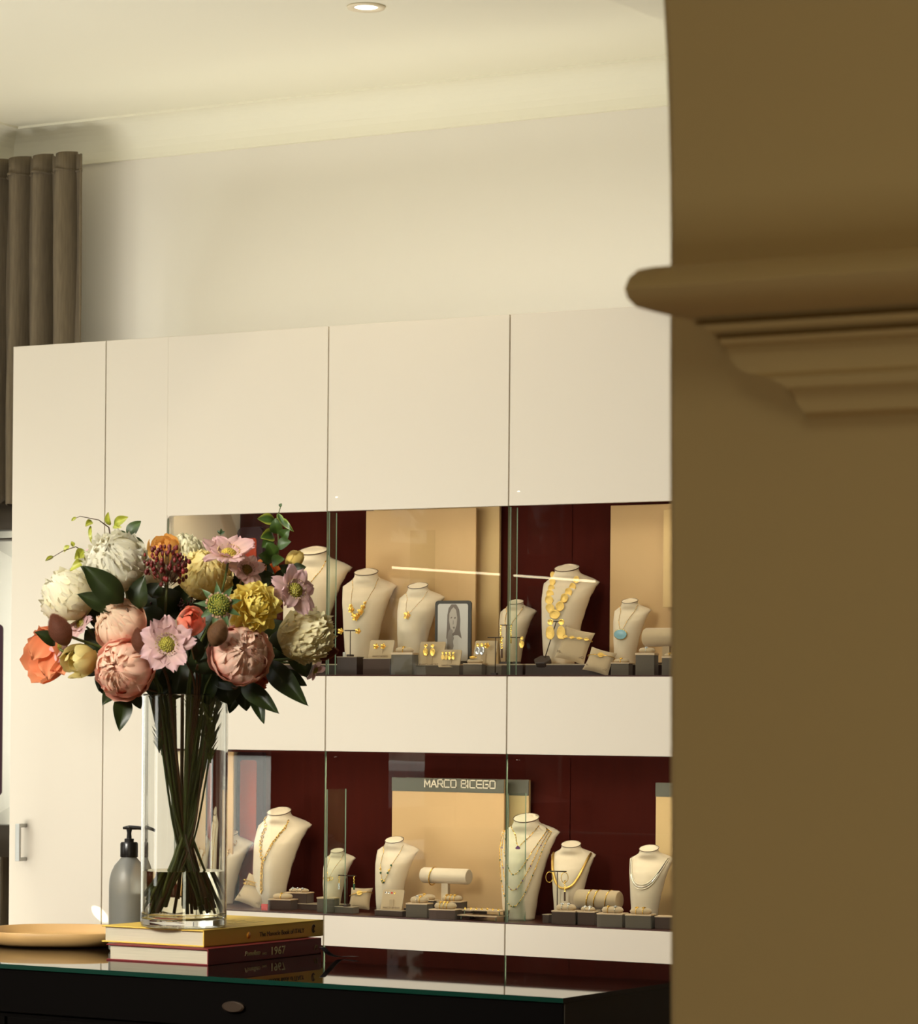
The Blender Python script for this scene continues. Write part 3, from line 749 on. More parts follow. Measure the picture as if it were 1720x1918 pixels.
t = jewel('necklace', 'thin gold necklace dotted with dark green beads'); b = busts['l3']; pts = chain(b, t, .43, .0007, p=.75)
mb = MB(); m2 = MB()
for i, q in enumerate((16, 19, 26, 27, 29, 31, 33, 41, 43, 47)): (mb if i % 2 else m2).ball(pts[q]+Vector((0, -.001, 0)), .0030, 8, 6)
mb.build('green_beads', K['green'], t); m2.build('gold_beads', K['gold'], t)
b = busts['l4']
for i, (vc, lab, bm, pp) in enumerate(((.72, 'shortest gem chain on the tallest lower bust, with a violet stone', 'violet', .9), (.45, 'mid length gold chain with clusters of gems on the tallest lower bust', 'gold', .62), (.30, 'long gold gem chain on the tallest lower bust', 'gold', .55), (.14, 'longest gold gem chain reaching the foot of the tallest lower bust', 'gold', .5))):
    t = jewel('necklace', lab, group='gem chains on the tallest lower bust'); pts = chain(b, t, vc, .0007, p=pp, beads=.013-.001*i, br=.0019, off=.004+.001*i, vt=.90 if i else .93, xt=None if not i else .20+.02*i)
    if i == 0:
        mb = MB(); M = FR(pts[30]+Vector((0, -.002, -.003)), PI/4); mb.box((-.005, -.005, 0), (.005, .005, .002), M); mb.build('violet_stone', K['violet'], t, smooth=False)
    else:
        mb = MB()
        for q in range(4+i, 60, 9-i): mb.ball(pts[q]+Vector((.001, -.001, 0)), .0021, 6, 5)
        mb.build('dark_stones', K['green' if i % 2 else 'violet'], t)
t = jewel('necklace', 'thick woven gold collar necklace'); b = busts['l5']
pts = neckpath(b, .44, vt=.865, xt=.25, p=.40, off=.006)
mb = MB(); mb.tube(pts, .0034, 8); mb.build('collar', K['gold_m'], t)
for i in range(3):
    t = jewel('necklace', ['upper', 'middle', 'lowest'][i] + ' of the white strands on the bust by the arch pier', group='white strands by the pier'); b = busts['l6']
    pts = neckpath(b, .54-.03*i, vt=.86, xt=.235+.01*i, p=.40, off=.004); mb = MB(); mb.tube(pts, .0014, 6); mb.build('strand', K['silver' if i == 1 else 'letter'], t)

# ------------------------------------------------------------------ small display pieces
def bp(px, y, z, py=None): return Vector((on_y(px, py or (1250 if z > 1.4 else 1690), y).x, y, z))
def pxm(p): return scl(p)
def ringbox(px, wpx, z, y, hpx, lab, m='greybox', cush=True, rings=(('gold', 0),), rlab=None, rz=.2, cs=1, wide=1.0):
    p = bp(px, y, z); s = pxm(p); w_ = wpx*s*.92; h_ = hpx*s; d_ = w_*.75*wide
    t = thing('ring_box', p, lab, 'ring box', 'small jewellery boxes in the showcases', rz)
    MB().box((-w_/2, -d_/2, 0), (w_/2, d_/2, h_*.9)).build('box', K[m], t, smooth=False, bevel=.001)
    mb = MB(); mb.box((-w_/2-.001, -d_/2-.001, h_*.9), (w_/2+.001, d_/2+.001, h_)); mb.build('rim', K['rim'], t, smooth=False, bevel=.0008)
    top = h_
    if cush:
        ch = w_*.30*cs; mb = MB(); P = []
        n = 24
        for i in range(11):
            a = -1+2*i/10; rr = (1-abs(a)**3.2)**.5 if abs(a) < 1 else 0
            P.append([(a*w_*.44, d_*.36*rr*math.cos(2*PI*k/n), ch*.62*rr*math.sin(2*PI*k/n) + h_ + ch*.42) for k in range(n)])
        mb.grid(P, closed=True); mb.build('cushion', K['suede'], t); top = h_ + ch*1.0
    R = Matrix.Rotation(rz, 4, 'Z')
    for i, (rm, dx) in enumerate(rings):
        rr = w_*.30*cs*.66; q = p + R @ Vector((dx*w_*.42, 0, h_ + w_*.30*cs*.42)); lab2 = (rlab or 'ring') if len(rings) == 1 else (['leftmost', 'second', 'third', 'rightmost'][i if i < len(rings)-1 else 3]) + ' ' + rlab
        r_ = thing('ring', q, lab2, 'ring', 'rings on suede cushions', rz)
        mb = MB(); yy = d_*.38
        mb.tube([Vector((.0006*math.sin(a*PI/8), yy*math.cos(a*PI/8), rr*math.sin(a*PI/8))) for a in range(16)], .0011, 6, closed=True); mb.build('band', K[rm], r_)
        mb = MB(); mb.ball((0, -yy*.45, rr*.95), .0026, 8, 6); mb.ball((0.003, -yy*.5, rr*.9), .0016, 8, 6); mb.ball((-.003, -yy*.5, rr*.9), .0016, 8, 6); mb.build('stone_setting', K['diam' if rm == 'silver' else rm], r_)
    return p
def plinth(px0, px1, z, y, hpx, lab, m='riser', d=.035):
    a = bp(px0, y, z); b_ = bp(px1, y, z); s = pxm(a)
    o = thing('display_block', ((a.x+b_.x)/2, y, z), lab, 'display block'); w_ = b_.x-a.x
    MB().box((-w_/2, -d/2, 0), (w_/2, d/2, hpx*s-.0012)).build('block', K[m], o, smooth=False, bevel=.001)
    MB().box((-w_/2-.0005, -d/2-.0005, hpx*s-.0012), (w_/2+.0005, d/2+.0005, hpx*s)).build('top_edge', K['riseredge'], o, smooth=False)
    return z + hpx*s
def card(px, wpx, pyt, z, y, lab, txt=True, lean=.32):
    p = bp(px, y, z); s = pxm(p); h_ = (on_y(px, pyt, y).z - z)/math.cos(lean); w_ = wpx*s
    t = thing('earring_card', p, lab, 'earring card', 'tan earring cards in the showcases', .12)
    M = Matrix.Rotation(-lean, 4, 'X')
    MB().prism(rrect(w_, h_, .004, 4, 0, h_/2), -.0015, .0015, M).build('card', K['suede'], t, smooth=False)
    MB().box((-.006, .001, 0), (.006, .003, h_*.5)).build('easel_back', K['suede'], t, smooth=False)
    if txt:
        o = text('MARCO BICEGO', h_*.12, t, M @ Matrix.Translation((0, -.0018, h_*.06)) @ Matrix.Rotation(PI/2, 4, 'X'), K['pip'], align='CENTER', extrude=.0001)
    return t, M, w_, h_
def earring(p, kind, lab, m='gold', s=1.0, seed=0):
    t = thing('earring', p, lab, 'earring', 'earrings in the showcases')
    mb = MB()
    if kind == 'flower': flower(mb, Vector((0, 0, 0)), .0095*s, Vector((.2, -1, .15)).normalized(), 5, seed); mb.build('blossom', K[m], t)
    elif kind == 'oval':
        disc(mb, FR(Vector((0, 0, 0))), .0045*s, .0045*s, seed=seed); mb.build('stud', K['gold'], t); mb = MB()
        disc(mb, FR(Vector((0, -.001, -.0155*s))), .0065*s, .010*s, seed=seed+5); mb.build('oval_drop', K[m], t)
    elif kind == 'stud': disc(mb, FR(Vector((0, 0, 0))), .0032*s, .0032*s, seed=seed); mb.build('stud', K[m], t)
    elif kind == 'hoop':
        mb.tube([Vector((.0062*s*math.cos(a*PI/14), .006*math.cos(a*PI/14), .0120*s*math.sin(a*PI/14)-.0120*s)) for a in range(28)], .0009, 6, closed=True); mb.build('hoop', K[m], t)
    else:                                          # linear drop
        z = 0
        for i in range(5): disc(mb, FR(Vector((.0006*(-1)**i, 0, z))), .0028*s, .0028*s, seed=i); z -= .0068*s
        mb.build('links', K['gold'], t); mb = MB()
        mb.box((-.0022, -.001, z-.022*s), (.0022, .001, z+.003)); mb.build('bar', K[m], t, smooth=False)
    return t
def tstand(px, pytop, z, y, wpx, lab, slant=0, basew=34, basem='riser', hexb=False):
    p = bp(px, y, z); s = pxm(p); h_ = on_y(px, pytop, y).z - z; w_ = wpx*s
    t = thing('earring_stand', p, lab, 'earring stand', 'T shaped earring stands in the showcases', .15)
    top = Vector((slant*h_, 0, h_))
    MB().tube([(0, 0, .003), top], .0014, 8).build('post', K['dkmetal'], t)
    MB().tube([top-Vector((w_/2, 0, 0)), top+Vector((w_/2, 0, 0))], .0015, 8).build('crossbar', K['dkmetal'], t)
    bw_ = basew*s/2
    if hexb: MB().lathe([(bw_*.9, 0), (bw_, .003), (bw_, .012), (bw_*.94, .014)], 6, Matrix.Rotation(.5, 4, 'X')).build('base', K[basem], t, smooth=False)
    else: MB().box((-bw_, -.012, 0), (bw_, .012, .006)).build('base', K[basem], t, smooth=False, bevel=.001)
    R = Matrix.Rotation(.15, 3, 'Z'); return [p + R @ (top + Vector((q*w_/2*.85, -.003, -.002))) for q in (-1, 1)]
def pillow(px, py, wpx, hpx, z, y, lab, lean=.9, rz=.2, tilt=0, br='gold', blab='', txt=True, kind=0):
    p = bp(px, y, z); s = pxm(p); w_, h_ = wpx*s, hpx*s
    t = thing('bracelet_pillow', p, lab, 'display pillow', 'suede bracelet pillows in the showcases', rz)
    M = Matrix.Translation((0, 0, .006)) @ Matrix.Rotation(tilt, 4, 'Y') @ Matrix.Rotation(-lean*.5, 4, 'X'); n = 20; P = []; Q = []
    for i in range(n+1):
        a = -1+2*i/n; ra, rb = [], []
        for j in range(n+1):
            b_ = -1+2*j/n; pin = 1-.10*(1-a*a)*b_*b_ - 0; th_ = .011*((1-a**4)*(1-b_**4))**.55
            x = a*w_/2*(1-.10*(1-b_*b_)); zz = (b_*.5*(1-.08*(1-a*a))+.5)*h_
            ra.append(M @ Vector((x, -th_, zz))); rb.append(M @ Vector((x, th_, zz)))
        P.append(ra); Q.append(rb[::-1] if False else rb)
    mb = MB(); mb.grid(P); mb.grid(Q); mb.build('pillow', K['suede'], t)
    if txt: text('MARCO BICEGO', h_*.11, t, M @ Matrix.Translation((0, -.0085, h_*.15)) @ Matrix.Rotation(PI/2, 4, 'X'), K['pip'], align='CENTER', extrude=.0001)
    b2 = thing('bracelet', p, blab, 'bracelet', 'bracelets on suede supports', rz)
    mb = MB(); zb = h_*.68
    ring = [M @ Vector((w_*.50*math.cos(a*PI/20), -.0145*math.sin(a*PI/20), zb + .006*math.cos(a*PI/20))) for a in range(40)]
    mb.tube(ring, .0009, 6, closed=True)
    front = [M @ Vector((w_*.46*q, -.0125-.001*(1-q*q), zb+.005*q)) for q in [(-1+2*i/8) for i in range(9)]]
    if kind == 0:
        mb.build('band', K[br], b2); mb = MB()
        for i, q in enumerate(front[1:-1:2]): disc(mb, FR(q, 0, .4), .0062, .0042, seed=i)
        mb.build('medallions', K['gold_m'], b2)
    elif kind == 1:
        mb.build('band', K[br], b2); mb = MB(); disc(mb, FR(front[4], 0, .4), .0075, .0068, dish=.1, seed=2); mb.build('round_face', K['gold_m'], b2)
    else:
        for dz in (-.005, .005):
            for q, q2 in zip(front, front[1:]):
                M2 = axisM((q+q2)/2 + Vector((0, 0, dz)), q2-q, 1); mb.tube([M2 @ Vector((0, .0035*math.cos(2*PI*k/8), .005*math.sin(2*PI*k/8))) for k in range(8)], .0009, 5, closed=True)
        mb.build('links', K[br], b2)
def roll(px0, px1, py0, py1, z, y, lab, bangles, blab, m='suede'):
    a = on_y(px0, (py0+py1)/2, y); b_ = on_y(px1, (py0+py1)/2, y); r = (on_y(px0, py0, y).z-on_y(px0, py1, y).z)/2
    c = (a+b_)/2; L_ = b_.x-a.x
    t = thing('bracelet_roll', (c.x, y, z), lab, 'bracelet holder', 'cylindrical bracelet holders')
    h_ = c.z-z
    M = Matrix.Translation((0, 0, h_)) @ Matrix.Rotation(PI/2, 4, 'Y')
    MB().lathe([(r*.9, -L_/2-.001), (r, -L_/2+.003), (r, L_/2-.003), (r*.9, L_/2+.001)], 32, M).build('roll', K[m], t, sharp=35)
    MB().box((-.010, -.006, 0), (.010, .006, h_)).build('post', K[m], t, smooth=False); MB().box((-L_*.3, -.02, 0), (L_*.3, .02, .004)).build('base', K['brownbox'], t, smooth=False)
    for i, q in enumerate(bangles):
        o = thing('bangle', (c.x+q*L_/2, y, c.z), ['leftmost', 'middle', 'rightmost'][i] + ' ' + blab, 'bangle', 'bangles on the bracelet holders')
        mb = MB(); mb.tube([Vector((.004*math.sin(a), (r+.002)*math.cos(a), (r+.003)*math.sin(a) - .002)) for a in [2*PI*k/28 for k in range(28)]], .0016 if i < 2 else .0012, 6, closed=True); mb.build('band', K['gold'], o)

# upper case, middle cabinet
z = plinth(638, 675, FU, .05, 34, 'tall dark block under the flower earring stand')
e = tstand(656, 1181, z, .05, 24, 'small T stand with two gold flower earrings, leftmost in the upper case', basew=8)
for i in (0, 1): earring(e[i]+Vector(((-.012, .012)[i], -.002, 0)), 'flower', 'gold flower earring on the %s end of the leftmost T stand' % ('left', 'right')[i], s=.95, seed=i)
p = bp(645, .042, z); o = MB().box((-.004, -.001, 0), (.004, .001, .012)).build('price_tag', K['photo'], loc=p, smooth=False); tag(o, 'tiny clear price tag under the leftmost T stand', 'tag')
z = plinth(686, 737, FU, .05, 31, 'brown block under the flower earring card', 'brownbox', .03)
t, M, w_, h_ = card(712, 50, 1199, z, .05, 'tan card with two gold flower earrings')
for i in (0, 1): q = t.matrix_world if 0 else None; earring(t.location + Vector(((-.010, .012)[i], -.004, h_*.62)), 'flower', '%s gold flower earring on the tan card between the busts' % ('left', 'right')[i], s=.88, seed=5+i)
ringbox(758, 46, FU, .045, 42, 'grey box with a gold ring left of the oval earring cards', rings=(('gold', 0),), rlab='gold ring with a small blossom left of the oval earring cards', cs=.8)
t, M, w_, h_ = card(805, 52, 1202, FU+.020, .075, 'tall tan card with two long gold oval earrings')
plinth(782, 866, FU, .07, 19, 'grey block under the oval earring cards', 'greybox', .03)
for i in (0, 1): earring(t.location + Vector(((-.011, .010)[i], -.002, h_*.80)), 'oval', '%s long gold oval earring on the tall card' % ('left', 'right')[i], 'gold', 1.05, seed=i)
t, M, w_, h_ = card(841, 44, 1217, FU+.020, .055, 'lower tan card with four small gold drops in front of the portrait')
for i, mm in enumerate(('diam', 'diam', 'gold', 'gold')): earring(t.location + Vector((-.0165+.0105*i, -.003, h_*.78)), 'oval', '%s small drop earring on the lower four-drop card' % ('leftmost', 'second from left', 'third from left', 'rightmost')[i], 'gold' if i > 1 else 'gold_m', .70, seed=9+i)
ringbox(890, 40, FU, .045, 22, 'grey box with a flat gold oval under the silver drop card', rings=(), cs=.8)
o = tag((lambda mb: (disc(mb, Matrix.Rotation(.5, 4, 'X'), .011, .007, seed=2), mb)[1])(MB()).build('brooch', K['gold'], loc=bp(886, .038, FU)+Vector((0, 0, .045))), 'flat gold oval lying on the grey box cushion', 'jewel')
plinth(880, 945, FU, .075, 18, 'grey block under the silver drop earring card', 'greybox', .03)
t, M, w_, h_ = card(905, 46, 1200, FU+.019, .085, 'tan card with two silver drops left of the glass joint')
for i in (0, 1): earring(t.location + Vector(((-.015, -.002)[i], -.002, h_*.80)), 'oval', '%s silver oval drop earring near the glass joint' % ('left', 'right')[i], 'diam', 1.0, seed=20+i)
earring(t.location + Vector((.014, -.004, h_*.78)), 'flower', 'gold openwork earring at the right of the silver drop card', 'gold', .9, seed=4)
e = tstand(928, 1194, FU, .06, 32, 'T stand with gold drops just left of the glass joint', basew=12); earring(e[1], 'bar', 'gold and brown bar earring on the stand left of the joint', 'pip', .9)
e = tstand(948, 1171, RU, .11, 24, 'tall T stand right behind the glass joint', basew=20)
for i in (0, 1): earring(e[i], 'bar', '%s gold link earring on the tall stand behind the glass joint' % ('left', 'right')[i], 'gold', .8)
e = tstand(968, 1194, RU, .10, 26, 'T stand just right of the glass joint', basew=10)
earring(e[1], 'oval', 'gold round drop earring right of the glass joint', 'gold', 1.0, seed=3)
# portrait in slate frame
p = bp(848, .13, RU); s = pxm(p); zt_ = on_y(848, 1125, .13).z
t = thing('photo_frame', p, 'slate framed black and white photograph of a woman with her hand at her chin', 'framed photo', None, .12)
W_, H_ = 74*s, zt_-RU+.0; cz = H_/2
MB().prism(rrect(W_, H_, .009, 6, 0, cz), 0, .006).build('frame', K['frame'], t, smooth=False)
iw, ih = W_*.84, H_*.90
f_ = MB().prism(rrect(iw, ih, .006, 6, 0, cz), -.0012, 0).build('photograph', K['photo'], t, smooth=False)
def poly(pts, nm, m, y): MB().prism([(a*iw/2, cz + b_*ih/2) for a, b_ in pts], y-.0003, y).build(nm, K[m], f_, smooth=False)
poly([(-.10, .98), (.22, .98), (.42, .80), (.50, .45), (.48, .10), (.60, -.22), (.35, -.10), (.1, -.1), (-.25, -.35), (-.42, -.2), (-.38, .2), (-.36, .6), (-.28, .85)], 'hair', 'photo_d', -.0013)
poly([(-.10, .80), (.05, .88), (.22, .78), (.30, .52), (.26, .25), (.12, .02), (-.02, -.04), (-.14, .12), (-.24, .42), (-.22, .66)], 'face', 'photo_s', -.0017)
poly([(-.45, -.98), (-.50, -.70), (-.30, -.52), (0, -.30), (.30, -.36), (.62, -.60), (.72, -.98)], 'shoulders', 'photo', -.0015)
poly([(-.28, -.98), (-.34, -.60), (-.36, -.25), (-.28, .02), (-.14, .14), (.02, .06), (-.02, -.08), (.10, -.20), (.02, -.32), (.08, -.48), (-.02, -.66), (.05, -.98)], 'hand_and_arm', 'photo_g', -.0020)
poly([(-.14, .52), (-.04, .55), (-.04, .50), (-.14, .48)], 'eye', 'photo_d', -.0019); poly([(.10, .52), (.20, .54), (.20, .48), (.10, .47)], 'eye', 'photo_d', -.0019)
poly([(.0, .18), (.10, .20), (.16, .16), (.08, .12)], 'mouth', 'photo_d', -.0019); poly([(.02, .42), (.06, .42), (.07, .28), (.0, .27)], 'nose', 'photo_g', -.0018)
# clear acrylic holder in front of the tan board
a = on_y(770, 994, .24); b_ = on_y(815, 1090, .24)
o = MB().box((a.x, .236, RU), (b_.x, .240, a.z)).build('acrylic_holder', K['acrylic'], smooth=False); tag(o, 'clear acrylic card holder in front of the tan board above the busts', 'holder')
# upper case, right cabinet
z = RU
e = tstand(1018, 1164, z, .098, 26, 'slanting T stand with a hexagonal foot and two long drops', slant=.32, basew=34, hexb=True)
for i in (0, 1): earring(e[i], 'oval', '%s large gold drop earring on the slanting stand' % ('left', 'right')[i], 'gold_m', 1.75, seed=30+i)
pillow(1066, 1182, 60, 66, RU, .10, 'leaning suede pillow with gold medallion bracelet beside the slanting stand', blab='gold medallion bracelet on the larger pillow', lean=.6, tilt=.25)
pillow(1115, 1215, 52, 50, FU, .055, 'small suede pillow with a round faced bracelet, at the case front', blab='gold bracelet with round face on the smaller pillow', lean=.9, kind=1, tilt=.25)
ringbox(1165, 38, FU, .05, 24, 'dark box with a gold ring under the blue pendant bust', 'greybox', rlab='gold ring under the blue pendant bust', cs=.7)
ringbox(1212, 40, FU, .05, 42, 'tall dark box with a silver ring by the arch pier', 'greybox', rings=(('silver', 0),), rlab='oval silver ring on the tall box by the pier', cs=.9)
ringbox(1256, 30, FU, .05, 36, 'dark box cut off by the arch pier in the upper case', 'greybox', rlab='gold ring at the pier edge in the upper case', cs=.6)
roll(1210, 1290, 1176, 1211, RU, .14, 'suede bracelet roll on a post, cut off by the pier in the upper case', [], '')

# lower case, left cabinet
pillow(462, 1642, 54, 60, FL, .10, 'suede pillow with a gold chain bracelet beside the vase', blab='gold chain bracelet on the pillow beside the vase', lean=.9, kind=2, tilt=.35)
p = bp(496, .03, FL); o = MB().box((-.009, -.002, 0), (.009, .002, .017)).build('red_tag', K['red'], loc=p, smooth=False, rot=.2); tag(o, 'small bright red tag on the lower case floor', 'tag')
ringbox(530, 50, FL, .09, 20, 'dark ring box nearest the red tag', 'brownbox', rlab='thin gold ring on the box nearest the red tag', cs=.75)
z = plinth(540, 640, FL, .155, 11, 'low dark step between the tall bust and the glass joint', 'brownbox', .07)
ringbox(560, 50, z, .15, 20, 'dark ring box with a row of three silver rings on the low step', 'brownbox', rings=(('silver', -.5), ('silver', 0), ('silver', .5)), rlab='silver ring of the trio on the low step', cs=.5)
ringbox(615, 38, FL, .075, 28, 'small grey open box beside the glass joint', 'greybox', cush=False, rings=())
z = plinth(633, 667, FL, .075, 12, 'low grey block under the beaded earring stand', 'greybox', .03)
e = tstand(650, 1640, z, .075, 36, 'thin T stand with beaded drops right of the lower glass joint', basew=8)
for i in (0, 1): earring(e[i], 'bar', '%s beaded drop earring right of the lower glass joint' % ('left', 'right')[i], ('silver', 'green')[i], .62)
pillow(672, 1655, 44, 44, FL, .13, 'pale pillow with a thin bracelet behind the beaded earring stand', blab='thin gold bracelet behind the beaded earring stand', lean=.8, kind=1, txt=False)
# lower case, middle cabinet
z = plinth(708, 760, FL, .045, 11, 'dark block under the card with four studs', 'brownbox', .03)
t, M, w_, h_ = card(733, 44, 1667, z, .045, 'tan card with four tiny studs', txt=True)
for i, mm in enumerate(('silver', 'silver', 'red', 'gold')): earring(t.location + Vector((-.0135+.009*i, -.004, h_*.82)), 'stud', '%s tiny stud on the four-stud card' % ('leftmost', 'second from left', 'third from left', 'rightmost')[i], mm, .8)
roll(793, 878, 1626, 1655, FL, .17, 'cream bracelet roll with thin chain behind the ring boxes', [-.55], 'thin chain bangle on the cream roll', 'linen')
z = plinth(770, 900, FL, .125, 14, 'dark low step behind the front ring boxes', 'brownbox', .07)
ringbox(797, 50, z, .125, 15, 'dark ring box at the left of the low step behind', 'brownbox', rlab='gold ring with dark stone on the left rear box', cs=.75)
ringbox(847, 52, z, .125, 15, 'dark ring box at the right of the low step behind', 'brownbox', rings=(('gold', -.4), ('gold', 0), ('gold', .4)), rlab='gold ring of the trio on the right rear box', cs=.75)
ringbox(786, 46, FL, .045, 27, 'grey ring box in the front row with clustered pale rings', 'greybox', rings=(('silver', -.15), ('gold', .2)), rlab='ring on the grey front row box', cs=.95)
ringbox(835, 56, FL, .03, 19, 'dark ring box in the front row holding gold rings', 'brownbox', rings=(('gold', -.35), ('gold', 0), ('gold', .3)), rlab='gold ring on the dark front row box', cs=.8)
# two stacked glass trays of small studs
p = bp(905, .055, FL); s = pxm(p)
for k in range(2):
    t = thing('stud_tray', (p.x+.004*k, p.y+.01*k, FL+.0005+k*.0135), ('lower' if not k else 'upper')+' of two flat glass trays left of the gem bust', 'tray', 'flat glass stud trays')
    mb = MB(); mb.box((-43*s, -.03, .010), (43*s, .03, .0125)); mb.build('plate', K['rim'], t, smooth=False); mb = MB()
    for sx in (-1, 1):
        for sy in (-1, 1): mb.tube([(sx*38*s, sy*.022, 0), (sx*38*s, sy*.022, .010)], .0015, 6)
    mb.build('feet', K['edge'], t)
for i in range(7):
    earring(Vector((p.x+.004+(-36+12*i)*s, p.y-.012, FL+.0285)), 'stud', '%s gold stud on the upper glass tray' % ('first', 'second', 'third', 'fourth', 'fifth', 'sixth', 'seventh')[i], 'gold', .9, seed=i)
# lower case, right cabinet
e = tstand(1044, 1632, FL, .09, 36, 'T stand with gold hoops in front of the collar bust', basew=20)
for i in (0, 1): earring(e[i], 'hoop', '%s gold hoop earring in front of the collar bust' % ('left', 'right')[i], 'gold', 1.1)
earring(e[1]+Vector((.002, -.002, -.022)), 'bar', 'long bar earring hanging beside the gold hoops', 'pip', .9)
roll(1083, 1160, 1667, 1703, FL, .13, 'suede bracelet roll with three gold bangles', [-.35, .0, .55], 'gold bangle on the suede roll')
for (px, w_, y_, lab, ms, cs_) in ((1061, 50, .05, 'ring box under the gold hoops with two pale rings', ('silver', 'silver'), .85), (1102, 36, .06, 'small ring box between the hoops and the bangles', ('silver', 'diam'), .8),
                       (1148, 54, .035, 'ring box with a gold and a silver ring in the right front row', ('gold', 'silver'), .8), (1201, 54, .04, 'ring box with two thin gold rings beside the white strand bust', ('gold', 'gold'), .8)):
    ringbox(px, w_, FL, y_, 26, lab, 'brownbox' if px < 1110 else 'greybox', rings=((ms[0], -.3), (ms[1], .35)), rlab='ring on the ' + lab.split(' with')[0].replace('ring box in', 'box in').replace('ring box by', 'box by').replace('ring box under', 'box under').replace('small ring box between', 'small box between') + (' by the pier' if px > 1190 else ''), cs=cs_)
ringbox(1252, 46, FL, .06, 24, 'pale rimmed dark box cut off by the pier in the lower case', 'brownbox', cush=False, rings=())
plinth(1022, 1034, FL, .07, 16, 'tiny dark block left of the ring box under the hoops', 'brownbox', .03)

# ------------------------------------------------------------------ black glass topped counter
ZK = 1.10
cf = on_z(1055, 1869.5, ZK)                       # near right corner
cb = on_z(1248, 1808, ZK)
XR = cf.x; YF = cf.y; YBK = on_z(610, 1771, ZK).y; XLc = XL + .35
ct = thing('display_counter', (XR, YF, 0), 'black counter with mirror-like glass top carrying the bouquet', 'counter')
sh = Matrix.Translation((-XR, -YF, 0))
def cpart(mb, nm, m, **k): o = mb.build(nm, m, ct, smooth=False, **k); o.matrix_parent_inverse = sh; return o
g = MB(); g.box((XLc, YF, ZK-.007), (XR, YBK, ZK)); g.mi = [1, 0, 1, 2, 1, 1]
cpart(g, 'glass_top', [K['top'], K['edge_dk'], K['blackside']])
cpart(MB().box((XLc+.01, YF+.004, ZK-.075), (XR-.002, YBK-.004, ZK-.0072)), 'apron', K['black'], bevel=.001)
cpart(MB().box((XLc+.01, YF+.010, .08), (XR-.003, YBK-.01, ZK-.077)), 'body', K['black'])
cpart(MB().box((XR-.0029, YF+.006, .08), (XR-.0002, YBK-.006, ZK-.0073)), 'side_panel', K['blackside'])
cpart(MB().box((XLc+.05, YF+.04, 0), (XR-.05, YBK-.04, .08)), 'plinth', K['black'])
xs = [XR-.02 - i*.98 for i in range(4)]
for i in range(3):
    cpart(MB().box((xs[i+1]+.003, YF+.004, ZK-.30), (xs[i]-.003, YF+.0099, ZK-.082)), 'drawer', K['black'], bevel=.001)
p = on_y(437, 1886, YF); mb = MB()
mb.lathe([(0, 0), (.020, 0), (.020, .004), (.017, .006), (.0, .006)], 28, Matrix.Translation((p.x, YF+.003, p.z)) @ Matrix.Rotation(PI/2, 4, 'X') @ Matrix.Diagonal((1, .42, 1, 1)))
o = cpart(mb, 'lock', K['dkmetal']); o['label'] = 'small oval metal lock'

# ------------------------------------------------------------------ books
pc = on_z(390, 1809, ZK)
def book(base, ang, L_, W_, H_, cover, lab):      # local x along spine, y across the pages; spine faces -y
    t = thing('book', base, lab, 'book', None, ang)
    cvt = .0022
    mb = MB(); mb.box((0, 0, 0), (L_, W_, cvt)); mb.box((0, 0, H_-cvt), (L_, W_, H_)); mb.box((0, 0, 0), (L_, cvt, H_))
    mb.build('cover', K[cover], t, smooth=False, bevel=.0005)
    MB().box((.004, cvt, cvt), (L_-.004, W_-.005, H_-cvt)).build('pages', K['page'], t, smooth=False)
    return t
def spin(px, py, z): q = on_z(px, py, z); return q
SA = math.atan2(*(on_z(603, 1786, ZK)-pc).yx)      # spine direction
H1, H2 = .026, .0265
red = book(pc, SA, .32, .198, H1, 'mcover', 'maroon book lying under the yellow book on the counter')
SM = Matrix(((1, 0, 0, 0), (0, 0, -1, 0), (0, 1, 0, 0), (0, 0, 0, 1)))   # text on the spine plane (x along spine, up = z)
def stext(body, x, z, size, m, par, **k): text(body, size, par, Matrix.Translation((x, -.0012, z)) @ Matrix.Rotation(PI/2, 4, 'X'), m, **k)
stext('Pomellato', .098, .0095, .0105, K['silverink'], red, shear=.35, sx=1.0)
stext('SINCE', .147, .0085, .0045, K['silverink'], red)
stext('1967', .170, .0070, .0178, K['silverink'], red, bold=.0002, sx=1.12, space=1.08)
stext('PL', .296, .007, .012, K['ink'], red, shear=.4)
pc2 = on_z(382, 1775, ZK+H1)
yel = book(Vector((pc2.x, pc2.y, ZK+H1+.0005)), SA-.01, .335, .202, H2, 'ycover', 'yellow cloth book on top, carrying the glass vase')
stext('The Monocle Book of ITALY', .150, .0085, .0108, K['inkdk'], yel, sx=1.0)
MB().lathe([(0, 0), (.0055, 0), (.0055, .0004), (0, .0004)], 24, Matrix.Translation((.121, 0, .0125)) @ Matrix.Rotation(PI/2, 4, 'X')).build('sun_disc', K['orange'], yel)
mb = MB(); mb.tube([(.305+.004*math.cos(a), -.0006, .0135+.006*math.sin(a)) for a in [.6+5.0*i/14 for i in range(15)]], .0011, 5); mb.tube([(.303, -.0006, .008), (.307, -.0006, .019)], .001, 5); mb.build('publisher_mark', K['inkdk'], yel)
mb = MB()
for r_ in range(2):
    for i in range(9): mb.box((.150+r_*.05, .05+i*.019, H2), (.186+r_*.05, .0525+i*.019, H2+.0002)); mb.box((.150+r_*.05, .05+i*.019, H2), (.1515+r_*.05, .060+i*.019, H2+.0002))
mb.build('cover_lettering', K['ink'], yel, smooth=False)
ra = on_z(602, 1779, ZK+.02); pts = [on_z(604, 1774, ZK+H1-.002), on_z(618, 1787, ZK+.012), on_z(634, 1791.5, ZK+.0035), on_z(650, 1791.5, ZK+.0025), on_z(668, 1792, ZK+.0035)]
P = []
